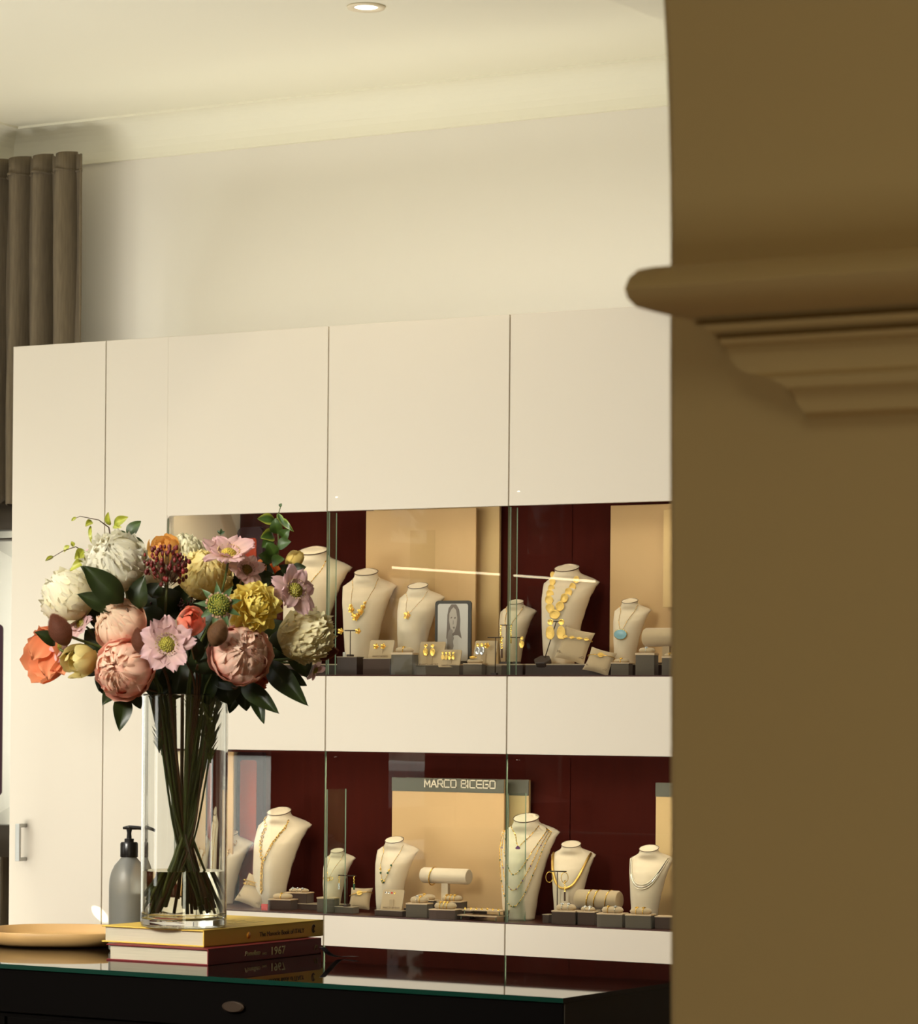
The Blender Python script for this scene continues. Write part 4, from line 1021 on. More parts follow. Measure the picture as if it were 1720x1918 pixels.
for i in range(33):
    t_ = i/32*4; k = min(3, int(t_)); f = t_-k; p0, p1, p2, p3 = pts[max(0, k-1)], pts[k], pts[k+1], pts[min(4, k+2)]
    q = .5*((2*p1) + (p2-p0)*f + (2*p0-5*p1+4*p2-p3)*f*f + (3*p1-p0-3*p2+p3)*f**3); P.append([q+Vector((-.003, -.004, 0)), q+Vector((.003, .004, 0))])
o = MB().grid(P).build('ribbon', K['ribbon'], red); o.matrix_parent_inverse = (Matrix.Translation(red.location) @ Matrix.Rotation(SA, 4, 'Z')).inverted(); sd = o.modifiers.new('t', 'SOLIDIFY'); sd.thickness = .0006; o['label'] = 'black bookmark ribbon curling onto the counter'
# tray
p = on_z(120, 1768, ZK); c = on_z(116, 1767, ZK)
t = thing('wooden_tray', (c.x, c.y, ZK), 'pale wooden oval tray at the left end of the counter', 'tray', None, YAW)
mb = MB(); n = 64
def sup(a, A_, B_, e=2.6): ca, sa = math.cos(a), math.sin(a); return (A_*abs(ca)**(2/e)*(1 if ca > 0 else -1), B_*abs(sa)**(2/e)*(1 if sa > 0 else -1))
P = []
for (k, z) in ((0, .0005), (.86, .0005), (.93, .004), (.985, .013), (1.0, .0235), (.992, .025), (.980, .0245), (.955, .013), (.90, .0085), (.82, .007), (0, .007)):
    P.append([(*sup(2*PI*j/n, .124*k, .128*k), z) for j in range(n)])
mb.grid(P, closed=True); mb.build('tray', K['wood'], t)

# soap dispenser
D0 = 5.36; b0 = at_d(241, 1700, D0); s = D0/F
t = thing('soap_dispenser', (b0.x, b0.y, ZK), 'frosted soap bottle with black pump left of the vase', 'soap dispenser')
zb = lambda py: at_d(241, py, D0).z - ZK
r = 37*s
mb = MB(); mb.lathe([(r*.9, .0005), (r, .004), (r, zb(1660)), (r*.985, zb(1648)), (r*.90, zb(1634)), (r*.72, zb(1620)), (r*.5, zb(1611)), (r*.40, zb(1606)), (r*.38, zb(1600))], 40); mb.build('bottle', K['frost'], t, sharp=40)
mb = MB(); mb.lathe([(r*.86, .004), (r*.93, .006), (r*.93, zb(1673)), (0, zb(1673.5))], 40); mb.build('soap_liquid', K['liquid'], t, sharp=40)
mb = MB(); mb.lathe([(r*.44, zb(1605)), (r*.45, zb(1604)), (r*.45, zb(1580)), (r*.40, zb(1577)), (r*.24, zb(1577)), (r*.24, zb(1571)), (r*.13, zb(1570)), (r*.11, zb(1560)), (r*.16, zb(1552)), (r*.16, zb(1549)), (0, zb(1549))], 28); mb.build('collar', K['pump'], t, sharp=35)
z = zb(1551); dr = RGT*1.0
pts = [Vector((0, 0, z)) + dr*(-12*s), Vector((0, 0, z+.001)), Vector((0, 0, z+.0005)) + dr*(18*s), Vector((0, 0, z-.0015)) + dr*(32*s), Vector((0, 0, z-.004)) + dr*(40*s)]
mb = MB(); mb.tube(pts, [.0020, .0038, .0032, .0028, .0024], 10); mb.build('pump_nozzle', K['pump'], t)
mb = MB(); mb.tube([(0, 0, zb(1640)), (0, 0, zb(1606))], [.004, .009], 12); mb.tube([(0, 0, .012), (0, 0, zb(1640))], .002, 8); mb.build('dip_tube', K['dkmetal'], t)

# ------------------------------------------------------------------ vase
DV = 5.18
ZB = ZK + H1 + H2 + .001
vc = at_d(344, 1700, DV); VX, VY = vc.x, vc.y; sv = DV/F
RV = 80.5*sv; HV = at_d(344, 1300, DV).z - ZB; ZW = at_d(344, 1630, DV).z - ZB
va = thing('vase', (VX, VY, ZB), 'tall clear cylindrical glass vase standing on the yellow book', 'vase')
mb = MB(); T = .0032
mb.lathe([(0, 0), (RV*.93, 0), (RV*.985, .002), (RV, .006), (RV, .010), (RV, HV-.004), (RV, HV-.0015), (RV-.001, HV), (RV-T+.001, HV), (RV-T, HV-.0015), (RV-T, HV-.004), (RV-T, .024), (RV-T, .020), (RV-T-.004, .0135), (RV*.6, .011), (0, .0105)], 96)
mb.build('glass_body', K['vase'], va)
mb = MB(); mb.lathe([(0, .0112), (RV*.6, .0117), (RV-T-.0045, .0142), (RV-T-.0003, .0205), (RV-T-.0003, ZW), (0, ZW)], 96)
wt = mb.build('vase_water', K['water'], sharp=40, loc=(VX, VY, ZB)); tag(wt, 'water filling the lowest quarter of the vase', 'water')

# ------------------------------------------------------------------ bouquet
C3 = Vector
def lin(c): return Vector(S(*c)[:3])
def mixc(a, b, t): return a*(1-t) + b*t
def petal(mb, M, L_, W_, bend=0, cup=.2, ruff=0, c0=None, c1=None, edge=None, seed=0, nt=7, ns=6, prof=(.35, 1.0), tipw=.25, notch=0, bend0=0):
    R = random.Random(seed); ph = R.uniform(0, 6); ph2 = R.uniform(0, 6); fr = R.uniform(2.5, 4.5)
    P, C = [], []; x = z = 0; 
    for i in range(nt+1):
        t = i/nt; a = bend0 + bend*t
        if i: x += L_/nt*math.cos(a); z += L_/nt*math.sin(a)
        w_ = W_/2*(prof[0]*(1-t) + math.sin(PI*min(1, t**.8))**.7*(1-prof[0]*.3) + tipw*t**3) if t > 0 else W_/2*prof[0]
        w_ = min(w_, W_/2*1.0)
        if t == 1: w_ *= .75
        row, cr = [], []
        for j in range(ns+1):
            s = -1+2*j/ns
            zz = z + cup*W_*.5*(s*s)*(.3+.7*t) + ruff*L_*t*t*math.sin(fr*s*2+ph)*.5 + ruff*L_*.4*t*math.sin(s*7+ph2)*abs(s)
            xx = x - L_*.12*t*s*s - notch*L_*t*t*max(0, 1-abs(s)*2) + ruff*L_*.25*t*t*math.sin(s*6+ph2)
            row.append(M @ Vector((xx, s*w_, zz)))
            c = mixc(c0, c1, t)
            if edge is not None: c = mixc(c, edge, max(0, (t-.6)/.4)*.7 + .3*abs(s)**3*t)
            cr.append(c*(1+.06*math.sin(s*9+ph)))
        P.append(row); C.append(cr)
    mb.grid(P, C)
def spetal(mb, M, R_, az, ph0, ph1, wid, c0, c1, flare=0, ruff=0, seed=0, nt=7, ns=6, edge=None, peak=.25):
    R = random.Random(seed); a1 = R.uniform(0, 6); a2 = R.uniform(0, 6); P, C = [], []
    for i in range(nt+1):
        t = i/nt; row, cr = [], []
        w_ = wid*(.35+.65*math.sin(PI*min(1, .12+t*.62)))*(1 if t < .9 else .86)
        for j in range(ns+1):
            s = -1+2*j/ns; ph = ph0 + (ph1-ph0)*t - peak*(s*s)*t*t*(ph1-ph0)*.6 + ruff*.35*t*t*math.sin(5*s+a2)
            r = R_*(1 + flare*t**3 + ruff*t*t*(.6*math.sin(4*s+a1)+.5*math.sin(9*s+a2)) + .03*s*math.sin(a1))
            k = max(.35, math.sin(ph)); a = az + s*w_/(k if k > .35 else .35)*.75
            row.append(M @ Vector((r*math.sin(ph)*math.cos(a), r*math.sin(ph)*math.sin(a), -r*math.cos(ph))))
            c = mixc(c0, c1, t); 
            if edge is not None: c = mixc(c, edge, t**3)
            cr.append(c*(1+.05*math.sin(s*8+a1)))
        P.append(row); C.append(cr)
    mb.grid(P, C)
CEN = at_d(340, 1215, DV)
def curve(p0, p1, p2, p3, n=24):
    return [p0*(1-t)**3 + p1*3*t*(1-t)**2 + p2*3*t*t*(1-t) + p3*t**3 for t in [i/n for i in range(n+1)]]
axv = Vector((VX, VY, 0))
stem_i = 0
GREEN, GREEN2, BROWN = lin((74, 84, 34)), lin((104, 112, 46)), lin((92, 62, 34))
def stem(t, p, d, r=.0026, c=None, seed=0, low=True):
    # from the bloom through the vase mouth, the waist of the bunch and down to the bottom of the vase
    R = random.Random(seed*7+3); off = p - axv; off.z = 0; off_n = off.normalized() if off.length > .001 else Vector((1, 0, 0))
    ang = math.atan2(off_n.y, off_n.x) + R.uniform(-.5, .5)
    rim = axv + Vector((math.cos(ang), math.sin(ang), 0))*min(RV*.80, .012+off.length*.32) + Vector((0, 0, ZB+HV-.01))
    wz = ZB + HV*.46; waist = axv + Vector((math.cos(ang), math.sin(ang), 0))*R.uniform(.001, .020) + Vector((0, 0, wz + R.uniform(-.02, .03)))
    a2 = ang + PI + R.uniform(-.7, .7); rb = R.uniform(.022, RV-.014)
    bot = axv + Vector((math.cos(a2), math.sin(a2), 0))*rb + Vector((0, 0, ZB+.0215+R.uniform(0, .03)))
    q0 = p - d*.012
    pts = curve(q0, q0 - d*.035 + Vector((0, 0, -.01)), rim + (rim-waist)*.35 + Vector((0, 0, .015)), rim, 10)
    pts += curve(rim, rim + (waist-rim)*.4, waist + (rim-bot)*.10, waist, 8)[1:]
    pts += curve(waist, waist + (bot-rim)*.12, bot + (waist-bot)*.3, bot, 8)[1:]
    for q in pts:                                # keep inside the glass below the rim
        if q.z < ZB+HV+.004:
            o_ = Vector((q.x-VX, q.y-VY, 0)); 
            if o_.length > RV-.011: o_ *= (RV-.011)/o_.length; q.x = VX+o_.x; q.y = VY+o_.y
    c = c if c is not None else (GREEN if seed % 3 else BROWN)
    M = t.matrix_basis.inverted()
    mb = MB(); mb.tube([M @ q for q in pts], r, 8, c=tuple(c)); mb.build('stem', K['stem'], t)
def bloom(name, px, py, dd, label, cat, ax=(0, 0, 0), seed=0, gr=None, stemr=.0026, sc_=None, nostem=False):
    p = at_d(px, py, DV+dd); out = (p - CEN); out.z *= 1.0
    d = out.normalized()*.7 - FWD*.75 + UP*.25 + RGT*ax[0] + UP*ax[1] - FWD*ax[2]; d.normalize()
    t = thing(name, p, label, cat, gr)
    t.matrix_basis = Matrix.Translation(p)
    if not nostem: stem(t, p, d, stemr, seed=seed, c=sc_)
    return t, axisM((0, 0, 0), d, seed)
GA = 2.39996
def peony(px, py, rpx, dd, label, pal, seed, ax=(0, 0, 0), style='bowl', sq=.9):
    t, M = bloom('peony', px, py, dd, label, 'flower', ax, seed, 'peonies in the bouquet', .003)
    R = random.Random(seed); r = rpx*sv; M = M @ Matrix.Diagonal((1, 1, sq, 1)); outer, mid, core = [lin(c) for c in pal]
    mb = MB()
    if style == 'bowl':
        for i in range(8): spetal(mb, M, r*(1.0+R.uniform(-.03, .05)), i*GA, .35, R.uniform(1.55, 2.05), .9, outer, mixc(outer, mid, .5), flare=R.uniform(-.05, .08), ruff=.05, seed=seed+i, edge=mixc(mid, core, .5))
        mb.build('outer_petals', K['petal'], t); mb = MB()
        for i in range(11): spetal(mb, M, r*(.93+R.uniform(-.05, .03)), i*GA+1, .6, R.uniform(2.0, 2.45), .62, mixc(outer, mid, .6), mid, flare=R.uniform(-.12, .06), ruff=.08, seed=seed+40+i, edge=core)
        for i in range(16): spetal(mb, M, r*(.84+R.uniform(-.08, .06)), i*GA+2, 1.2, R.uniform(2.3, 2.8), .42, mid, core, flare=R.uniform(-.05, .12), ruff=.13, seed=seed+80+i)
        for i in range(22): spetal(mb, M, r*(.72+R.uniform(-.08, .1)), i*GA+2, 1.7, R.uniform(2.7, 3.05), .34, mixc(mid, outer, .2*R.random()), core, flare=R.uniform(.0, .25), ruff=.2, seed=seed+120+i)
        mb.build('inner_petals', K['petal'], t)
    else:
        for i in range(9): spetal(mb, M, r*(.98+R.uniform(-.04, .05)), i*GA, .35, R.uniform(1.7, 2.0), .85, outer, mid, flare=.04, ruff=.06, seed=seed+i)
        mb.build('outer_petals', K['petal'], t); mb = MB()
        N_ = 95
        for i in range(N_):
            f = i/N_; ph = 1.15 + 1.85*f; rr = r*(.93+R.uniform(-.09, .07))
            spetal(mb, M, rr, i*GA, ph-.65, ph+.12, .24+.1*R.random(), mixc(mid, outer, R.uniform(0, .6)), mixc(mid, core, R.random()), flare=R.uniform(.02, .2), ruff=R.uniform(.08, .18), seed=seed+i*3, nt=5, ns=6)
        mb.build('frilled_petals', K['petal'], t)
    mb = MB(); mb.ball((0, 0, 0), r*.62, 14, 10, M=M.to_3x3().to_4x4(), c=tuple(mixc(mid, core, .5))); mb.build('bloom_heart', K['petal'], t)
    mb = MB()
    for i in range(5): petal(mb, M @ Matrix.Translation((0, 0, -r*.95)) @ Matrix.Rotation(i*1.25, 4, 'Z'), r*.8, r*.45, bend=.9, cup=-.2, c0=GREEN, c1=GREEN2, seed=i, nt=4, ns=2, bend0=.1)
    mb.build('sepals', K['leaf'], t)
    return t
def chrys(px, py, rpx, dd, label, pal, seed, ax=(0, 0, 0), n=110, wide=.26, name='chrysanthemum', curlk=1.0):
    t, M = bloom(name, px, py, dd, label, 'flower', ax, seed, None, .0028); R = random.Random(seed); r = rpx*sv; o, m_, c = [lin(q) for q in pal]; mb = MB()
    for i in range(n):
        f = i/n; el = -.75 + 2.15*f                # elevation from the equator up to the crown
        L_ = r*(1.0-.42*f)*R.uniform(.86, 1.05)
        M2 = M @ Matrix.Rotation(i*GA, 4, 'Z') @ Matrix.Rotation(-el+.35, 4, 'Y') @ Matrix.Rotation(R.uniform(-.3, .3), 4, 'X')
        petal(mb, M2, L_, r*wide*R.uniform(.85, 1.15), bend=(.9+.5*f)*curlk*R.uniform(.6, 1.2), cup=.55, ruff=.03, c0=c, c1=mixc(m_, o, R.random()), seed=seed+i, nt=5, ns=4, bend0=-.3*curlk, tipw=.5)
    mb.build('petals', K['petal'], t)
    mb = MB(); mb.ball((0, 0, 0), r*.35, 10, 6, c=tuple(c)); mb.build('bloom_heart', K['petal'], t)
    return t
def scabiosa(px, py, rpx, dd, label, seed, ax=(0, 0, 0), n=8, open_=.25, pal=((222, 178, 176), (226, 192, 196), (196, 186, 84))):
    t, M = bloom('scabiosa', px, py, dd, label, 'flower', ax, seed, 'lilac pink scabiosas in the bouquet', .0018); R = random.Random(seed); r = rpx*sv; o, e_, cc = [lin(q) for q in pal]; mb = MB()
    for l_ in range(2):
        for i in range(n - 2*l_):
            M2 = M @ Matrix.Rotation(2*PI*(i+.5*l_)/(n-2*l_)+R.uniform(-.15, .15), 4, 'Z') @ Matrix.Translation((r*.12, 0, 0)) @ Matrix.Rotation(-open_-.25*l_+R.uniform(-.2, .2), 4, 'Y') @ Matrix.Rotation(R.uniform(-.25, .25), 4, 'X')
            petal(mb, M2, r*(.92-.3*l_), r*(.60-.12*l_)*R.uniform(.85, 1.15), bend=R.uniform(-.7, .2), cup=R.uniform(-.15, .25), ruff=.09, c0=mixc(e_, cc, .25), c1=o, edge=e_, seed=seed+i+l_*20, nt=7, ns=8, prof=(.25, 1), tipw=.5, notch=.12)
    mb.build('petals', K['petal'], t); mb = MB()
    for i in range(60):
        f = math.sqrt((i+.5)/60); a = i*GA; mb.ball(M @ Vector((r*.27*f*math.cos(a), r*.27*f*math.sin(a), r*.17*(1-f*f)+r*.04)), r*.042, 6, 4, c=tuple(cc*R.uniform(.7, 1.1)))
    for i in range(22):
        a = i*GA; q = M @ Vector((r*.3*math.cos(a), r*.3*math.sin(a), r*.1)); q2 = M @ Vector((r*.36*math.cos(a), r*.36*math.sin(a), r*.2)); mb.tube([q, q2], r*.010, 4, c=tuple(e_)); mb.ball(q2, r*.026, 5, 4, c=tuple(mixc(cc, o, .4)))
    mb.build('centre', K['petal'], t)
    return t
def rosebud(px, py, rpx, dd, label, pal, seed, ax=(0, 0, 0), long=1.15, openk=0, name='rosebud'):
    t, M = bloom(name, px, py, dd, label, 'flower', ax, seed, None, .0018); r = rpx*sv; o, m_, c = [lin(q) for q in pal]; M = M @ Matrix.Diagonal((1, 1, long, 1)); mb = MB(); R = random.Random(seed)
    for i in range(6): spetal(mb, M, r*(1-.02*i), i*GA, .3, 2.45-.05*i, .95, o, m_, flare=.03+openk*.3, ruff=.04+openk*.05, seed=seed+i, edge=c)
    for i in range(9): spetal(mb, M, r*(.82-.05*i), i*GA, .5, 2.75, .7, m_, c, flare=.1, ruff=.07, seed=seed+30+i)
    mb.build('petals', K['petal'], t); mb = MB()
    for i in range(5): petal(mb, M @ Matrix.Translation((0, 0, -r*.98)) @ Matrix.Rotation(i*1.257, 4, 'Z'), r*1.25, r*.42, bend=1.2, cup=-.2, c0=GREEN, c1=GREEN2, seed=i, nt=5, ns=2, bend0=.15)
    mb.build('sepals', K['leaf'], t)
    return t
def protea(px, py, lx, wx, ang, dd, label, seed, c=(126, 78, 58), tipc=None, fr=.3):
    t, M0 = bloom('leucadendron', px, py, dd, label, 'flower', (0, 0, 0), seed, 'furry brown buds in the bouquet', .0024)
    a = math.radians(ang); d = (RGT*math.cos(a) + UP*math.sin(a))*1.0 - FWD*fr; M = axisM((0, 0, 0), d.normalized()); R = random.Random(seed)
    rl, rw = lx*sv, wx*sv; mb = MB(); cc = lin(c); c2 = lin(tipc) if tipc else cc*1.25
    prof = []
    for i in range(19):
        f = i/18; prof.append((rw*math.sin(PI*f)**.62*(1.06-.28*f), rl*(-1+2*f)))
    P = [[M @ Vector((q[0]*math.cos(2*PI*k/28), q[0]*math.sin(2*PI*k/28), q[1])) for k in range(28)] for q in prof]
    mb.grid(P, [[cc*(.9+.1*math.sin(i*2.1+k))for k in range(28)] for i in range(19)], closed=True)
    mb.build('bud', K['petal'], t); mb = MB()
    for i in range(900):
        f = (i+.5)/900; a_ = i*GA; q = rw*math.sin(PI*f)**.62*(1.06-.28*f); b_ = M @ Vector((q*.98*math.cos(a_), q*.98*math.sin(a_), rl*(-1+2*f))); e_ = M @ Vector((q*1.13*math.cos(a_), q*1.13*math.sin(a_), rl*(-1+2*f)+rl*.17))
        s_ = (e_-b_).orthogonal().normalized()*rw*.03; n_ = len(mb.v); col_ = tuple(mixc(cc, c2, R.random()))
        mb.vert(b_-s_, col_); mb.vert(b_+s_, col_); mb.vert(e_, tuple(c2)); mb.face((n_, n_+1, n_+2))
    mb.build('fur', K['petal'], t)
    return t
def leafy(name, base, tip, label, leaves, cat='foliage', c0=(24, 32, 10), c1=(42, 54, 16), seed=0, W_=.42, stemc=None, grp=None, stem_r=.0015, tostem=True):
    # leaves: list of (px,py,dd, tip px,py,dd, width px)
    p = at_d(*base); t = thing(name, p, label, cat, grp); t.matrix_basis = Matrix.Translation(p); R = random.Random(seed)
    A_, B_ = lin(c0), lin(c1)
    if tostem: stem(t, p, (p-CEN).normalized()*.6+UP*.5, stem_r, c=stemc, seed=seed+50)
    if tip:
        pts = [p] + [at_d(*q) for q in tip]; mb = MB(); PP = []
        for a, b_ in zip(pts, pts[1:]): PP += [a + (b_-a)*(i/6) for i in range(6)]
        PP.append(pts[-1]); mb.tube([q-p for q in PP], [stem_r*(1-.6*i/len(PP)) for i in range(len(PP))], 6, c=tuple(stemc if stemc is not None else BROWN)); mb.build('twig', K['stem'], t)
    mb = MB()
    for i, lf in enumerate(leaves):
        a = at_d(lf[0], lf[1], DV+lf[2]); b_ = at_d(lf[3], lf[4], DV+lf[5]); L_ = (b_-a).length; ex = (b_-a).normalized()
        n = (-FWD + UP*.35 + RGT*R.uniform(-.5, .5)); n = (n - ex*n.dot(ex)).normalized(); ey = n.cross(ex)
        M = Matrix(((ex.x, ey.x, n.x, a.x-p.x), (ex.y, ey.y, n.y, a.y-p.y), (ex.z, ey.z, n.z, a.z-p.z), (0, 0, 0, 1)))
        P, C = [], []; W2 = lf[6]*sv/2; ben = R.uniform(.06, .16)
        for k in range(13):
            u = k/12; w_ = W2*(math.sin(PI*u**.82)**.85 if 0 < u < 1 else 0)+.0002
            P.append([M @ Vector((L_*u, s*w_, L_*ben*4*u*(1-u) + abs(s)*w_*.35 + .03*L_*math.sin(u*6+s*2+i))) for s in (-1, -.5, -.04, .04, .5, 1)])
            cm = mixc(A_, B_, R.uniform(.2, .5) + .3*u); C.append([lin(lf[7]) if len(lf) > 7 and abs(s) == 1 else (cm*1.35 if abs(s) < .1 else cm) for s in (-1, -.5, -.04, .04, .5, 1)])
        mb.grid(P, C)
    mb.build('leaves', K['leaf'], t)
    return t

# peonies
peony(218, 1055, 56, -.09, 'large cream white peony at the top left of the bouquet', ((236, 226, 190), (246, 240, 216), (250, 246, 228)), 11, (0, .1, 0), 'frill')
peony(131, 1118, 54, -.01, 'cream white frilled peony at the far left, above the coral flower', ((240, 226, 176), (246, 238, 206), (250, 244, 222)), 12, (-.3, .3, -.2), 'frill', .85)
peony(278, 1078, 34, .02, 'pale cream peony half hidden between the top white peony and the red berries', ((238, 226, 190), (240, 230, 200), (244, 236, 210)), 13, (0, -.3, 0), 'bowl')
peony(224, 1170, 50, -.10, 'peach peony with a creamy frilled top on the left', ((240, 146, 116), (246, 196, 164), (250, 226, 196)), 14, (-.35, .45, 0), 'bowl')
peony(234, 1252, 55, -.14, 'pink peony lowest on the left, just above the vase rim', ((240, 146, 126), (250, 182, 158), (252, 216, 188)), 15, (-.15, -.1, .4), 'bowl')
peony(451, 1226, 56, -.14, 'large pink peony on the right above the vase rim', ((244, 158, 142), (250, 192, 172), (254, 222, 198)), 16, (.1, .15, .5), 'bowl')
peony(385, 1078, 50, -.02, 'buttery yellow peony behind the red berries', ((244, 220, 130), (248, 228, 150), (250, 236, 176)), 17, (0, .1, .2), 'frill')
peony(345, 1038, 38, .07, 'pale cream frilled peony at the back top of the bouquet', ((246, 238, 190), (250, 244, 206), (252, 246, 216)), 18, (0, .5, 0), 'frill')
peony(570, 1192, 48, -.05, 'soft yellow carnation-like bloom at the right edge', ((254, 238, 176), (255, 242, 190), (255, 246, 208)), 19, (.5, .1, 0), 'frill', 1.15)
peony(478, 1268, 30, .05, 'coral red bloom low behind the right pink peony', ((206, 66, 44), (222, 92, 66), (236, 130, 100)), 21, (.3, -.3, 0), 'bowl')
rosebud(305, 1030, 30, .04, 'orange yellow bloom behind the red berry cluster', ((250, 206, 110), (252, 218, 130), (246, 184, 96)), 20, (0, .4, 0), 1.0, .3, 'ranunculus')
rosebud(500, 1072, 26, .02, 'vivid orange red bloom between the lilac scabiosas', ((226, 84, 40), (232, 110, 50), (240, 150, 80)), 22, (.2, .3, 0), 1.0, .3, 'ranunculus')
rosebud(552, 1048, 17, -.03, 'small yellow rosebud at the top right', ((232, 200, 96), (240, 214, 120), (244, 220, 140)), 23, (.3, .6, -.3), 1.35)
rosebud(359, 1163, 27, -.17, 'small coral rosebud in the middle of the bouquet', ((244, 166, 138), (248, 186, 160), (232, 120, 92)), 24, (.45, .3, .2), 1.1)
rosebud(150, 1238, 31, -.10, 'drooping pale yellow bloom at the lower left', ((214, 190, 104), (232, 212, 134), (240, 226, 160)), 25, (-.2, -.5, 0), 1.2, .5, 'ranunculus')
chrys(477, 1136, 65, -.13, 'golden yellow chrysanthemum right of the centre', ((252, 238, 146), (246, 226, 118), (228, 192, 80)), 31, (.1, 0, .5), 84, .44, curlk=.8)
# coral poppy like flower at far left
t, M = bloom('coral_poppy', 86, 1225, -.04, 'coral orange open bloom with broad petals at the far left edge', 'flower', (-.4, -.3, 0), 41, None, .002)
mb = MB(); O1, O2, O3 = lin((236, 130, 84)), lin((244, 164, 118)), lin((222, 140, 64))
for i in range(9):
    spetal(mb, M, 46*sv*(1-.05*(i % 3)), i*GA, .3, 2.0-.1*(i % 3), 1.0, O3, O1, flare=.22, ruff=.09, seed=i+200, edge=O2)
mb.build('petals', K['petal'], t)
mb = MB()
for k, (a, b_, c_, d_) in enumerate(((86, 1196, 60, 1240), (96, 1215, 92, 1278), (112, 1225, 122, 1268))):
    q = at_d(a, b_, DV-.06); q2 = at_d(c_, d_, DV-.07); ex = (q2-q); M2 = frameM(q - t.location, ex, (-FWD).cross(ex)); petal(mb, M2, ex.length, 44*sv, bend=.3, cup=.3, ruff=.12, c0=O1, c1=O2, seed=k, ns=8)
mb.build('hanging_petals', K['petal'], t)
# scabiosas
scabiosa(313, 1207, 54, -.19, 'lilac pink scabiosa with green centre, front and middle of the bouquet', 51, (0, -.1, .8), 9)
scabiosa(552, 1106, 52, -.10, 'lilac pink scabiosa on the right facing outwards', 52, (.2, -.1, .3), 8)
scabiosa(428, 1040, 56, -.09, 'pale pink scabiosa with a yellow heart at the top', 53, (-.1, .7, 0), 8, .5, ((232, 196, 190), (226, 178, 182), (232, 208, 96)))
scabiosa(462, 1068, 38, -.07, 'pale pink scabiosa just below the top one', 54, (.1, -.2, .4), 7, .3, ((228, 190, 180), (222, 180, 178), (150, 130, 70)))
scabiosa(152, 1168, 34, -.02, 'lilac scabiosa half hidden beside the left furry bud', 55, (-.1, .1, 0), 7)
scabiosa(112, 1212, 30, -.07, 'small lilac scabiosa in front of the coral bloom', 56, (-.3, -.3, .2), 6)
scabiosa(166, 1040, 22, .03, 'small lilac bloom behind the twig at the upper left', 57, (-.3, .5, 0), 6)
scabiosa(590, 1255, 24, .02, 'small lilac bloom hanging at the lower right edge', 58, (.4, -.8, 0), 5)
# green scabiosa pod
t, M = bloom('scabiosa_pod', 410, 1134, -.17, 'green seed head with spiky bracts in the middle of the bouquet', 'flower', (0, 0, .8), 61, None, .002); mb = MB(); r = 23*sv
for i in range(9): petal(mb, M @ Matrix.Rotation(i*.698, 4, 'Z'), r*2.0, r*.5, bend=-.5, cup=.3, c0=lin((60, 84, 50)), c1=lin((84, 110, 66)), seed=i, nt=5, ns=3, bend0=.25)
mb.build('bracts', K['leaf'], t); mb = MB()
for i in range(110):
    f = (i+.5)/110; ph = 1.75*f; a = i*GA; mb.ball(M @ Vector((r*.85*math.sin(ph)*math.cos(a), r*.85*math.sin(ph)*math.sin(a), r*.6*math.cos(ph)+r*.1)), r*.10, 6, 4, c=tuple(lin((168, 166, 70) if i % 3 else (140, 150, 66))))
for i in range(26):
    a = i*GA; mb.ball(M @ Vector((r*.98*math.cos(a), r*.98*math.sin(a), r*(.05+.1*math.sin(i)))), r*.13, 6, 4, c=tuple(lin((206, 170, 140))))
mb.build('seed_head', K['petal'], t)
# furry buds
protea(113, 1181, 31, 21, 115, -.12, 'furry brown bud at the left below the white peony', 71)
protea(262, 1202, 24, 15, 100, -.17, 'furry brown bud between the peach peony and the front scabiosa', 72)
protea(408, 1187, 25, 19, 70, -.19, 'furry greenish brown bud above the right pink peony', 73, (128, 92, 62), (158, 120, 84))
protea(607, 1222, 25, 15, 8, -.04, 'dark red brown pointed bud sticking out at the right', 74, (112, 58, 36), (150, 84, 56), 0)
# red berry clusters
def berries(px, py, rpx, dd, label, seed, n=95, c=(112, 26, 22)):
    t, M = bloom('berry_cluster', px, py, dd, label, 'berries', (0, .6, 0), seed, 'dark red bud clusters in the bouquet', .0022, sc_=lin((70, 74, 40))); R = random.Random(seed); r = rpx*sv; mb = MB(); ms = MB(); cc = lin(c)
    base = Vector((0, 0, -r*.95))
    for i in range(n):
        d = Vector((R.gauss(0, 1), R.gauss(0, 1), R.gauss(0, .8)+.25)).normalized(); q = d*r*R.uniform(.55, 1.0); q.z *= .9
        ms.tube([base + (q-base)*.35, q*.9], r*.012, 4, c=tuple(lin((92, 66, 40))), cap=False)
        mb.ball(q, r*R.uniform(.055, .095), 6, 5, c=tuple(cc*R.uniform(.6, 1.4)), sc=(1, 1, 1.35))
    ms.build('stalks', K['stem'], t); mb.build('buds', K['leaf'], t)
berries(312, 1058, 45, -.12, 'dark red bud cluster rising at the top middle of the bouquet', 81, 120)
berries(300, 1150, 30, .0, 'dark maroon bud cluster in the shade above the front scabiosa', 82, 70, (86, 22, 18))
berries(350, 1135, 22, -.03, 'small dark maroon bud cluster beside the coral rosebud', 83, 50, (80, 24, 20))
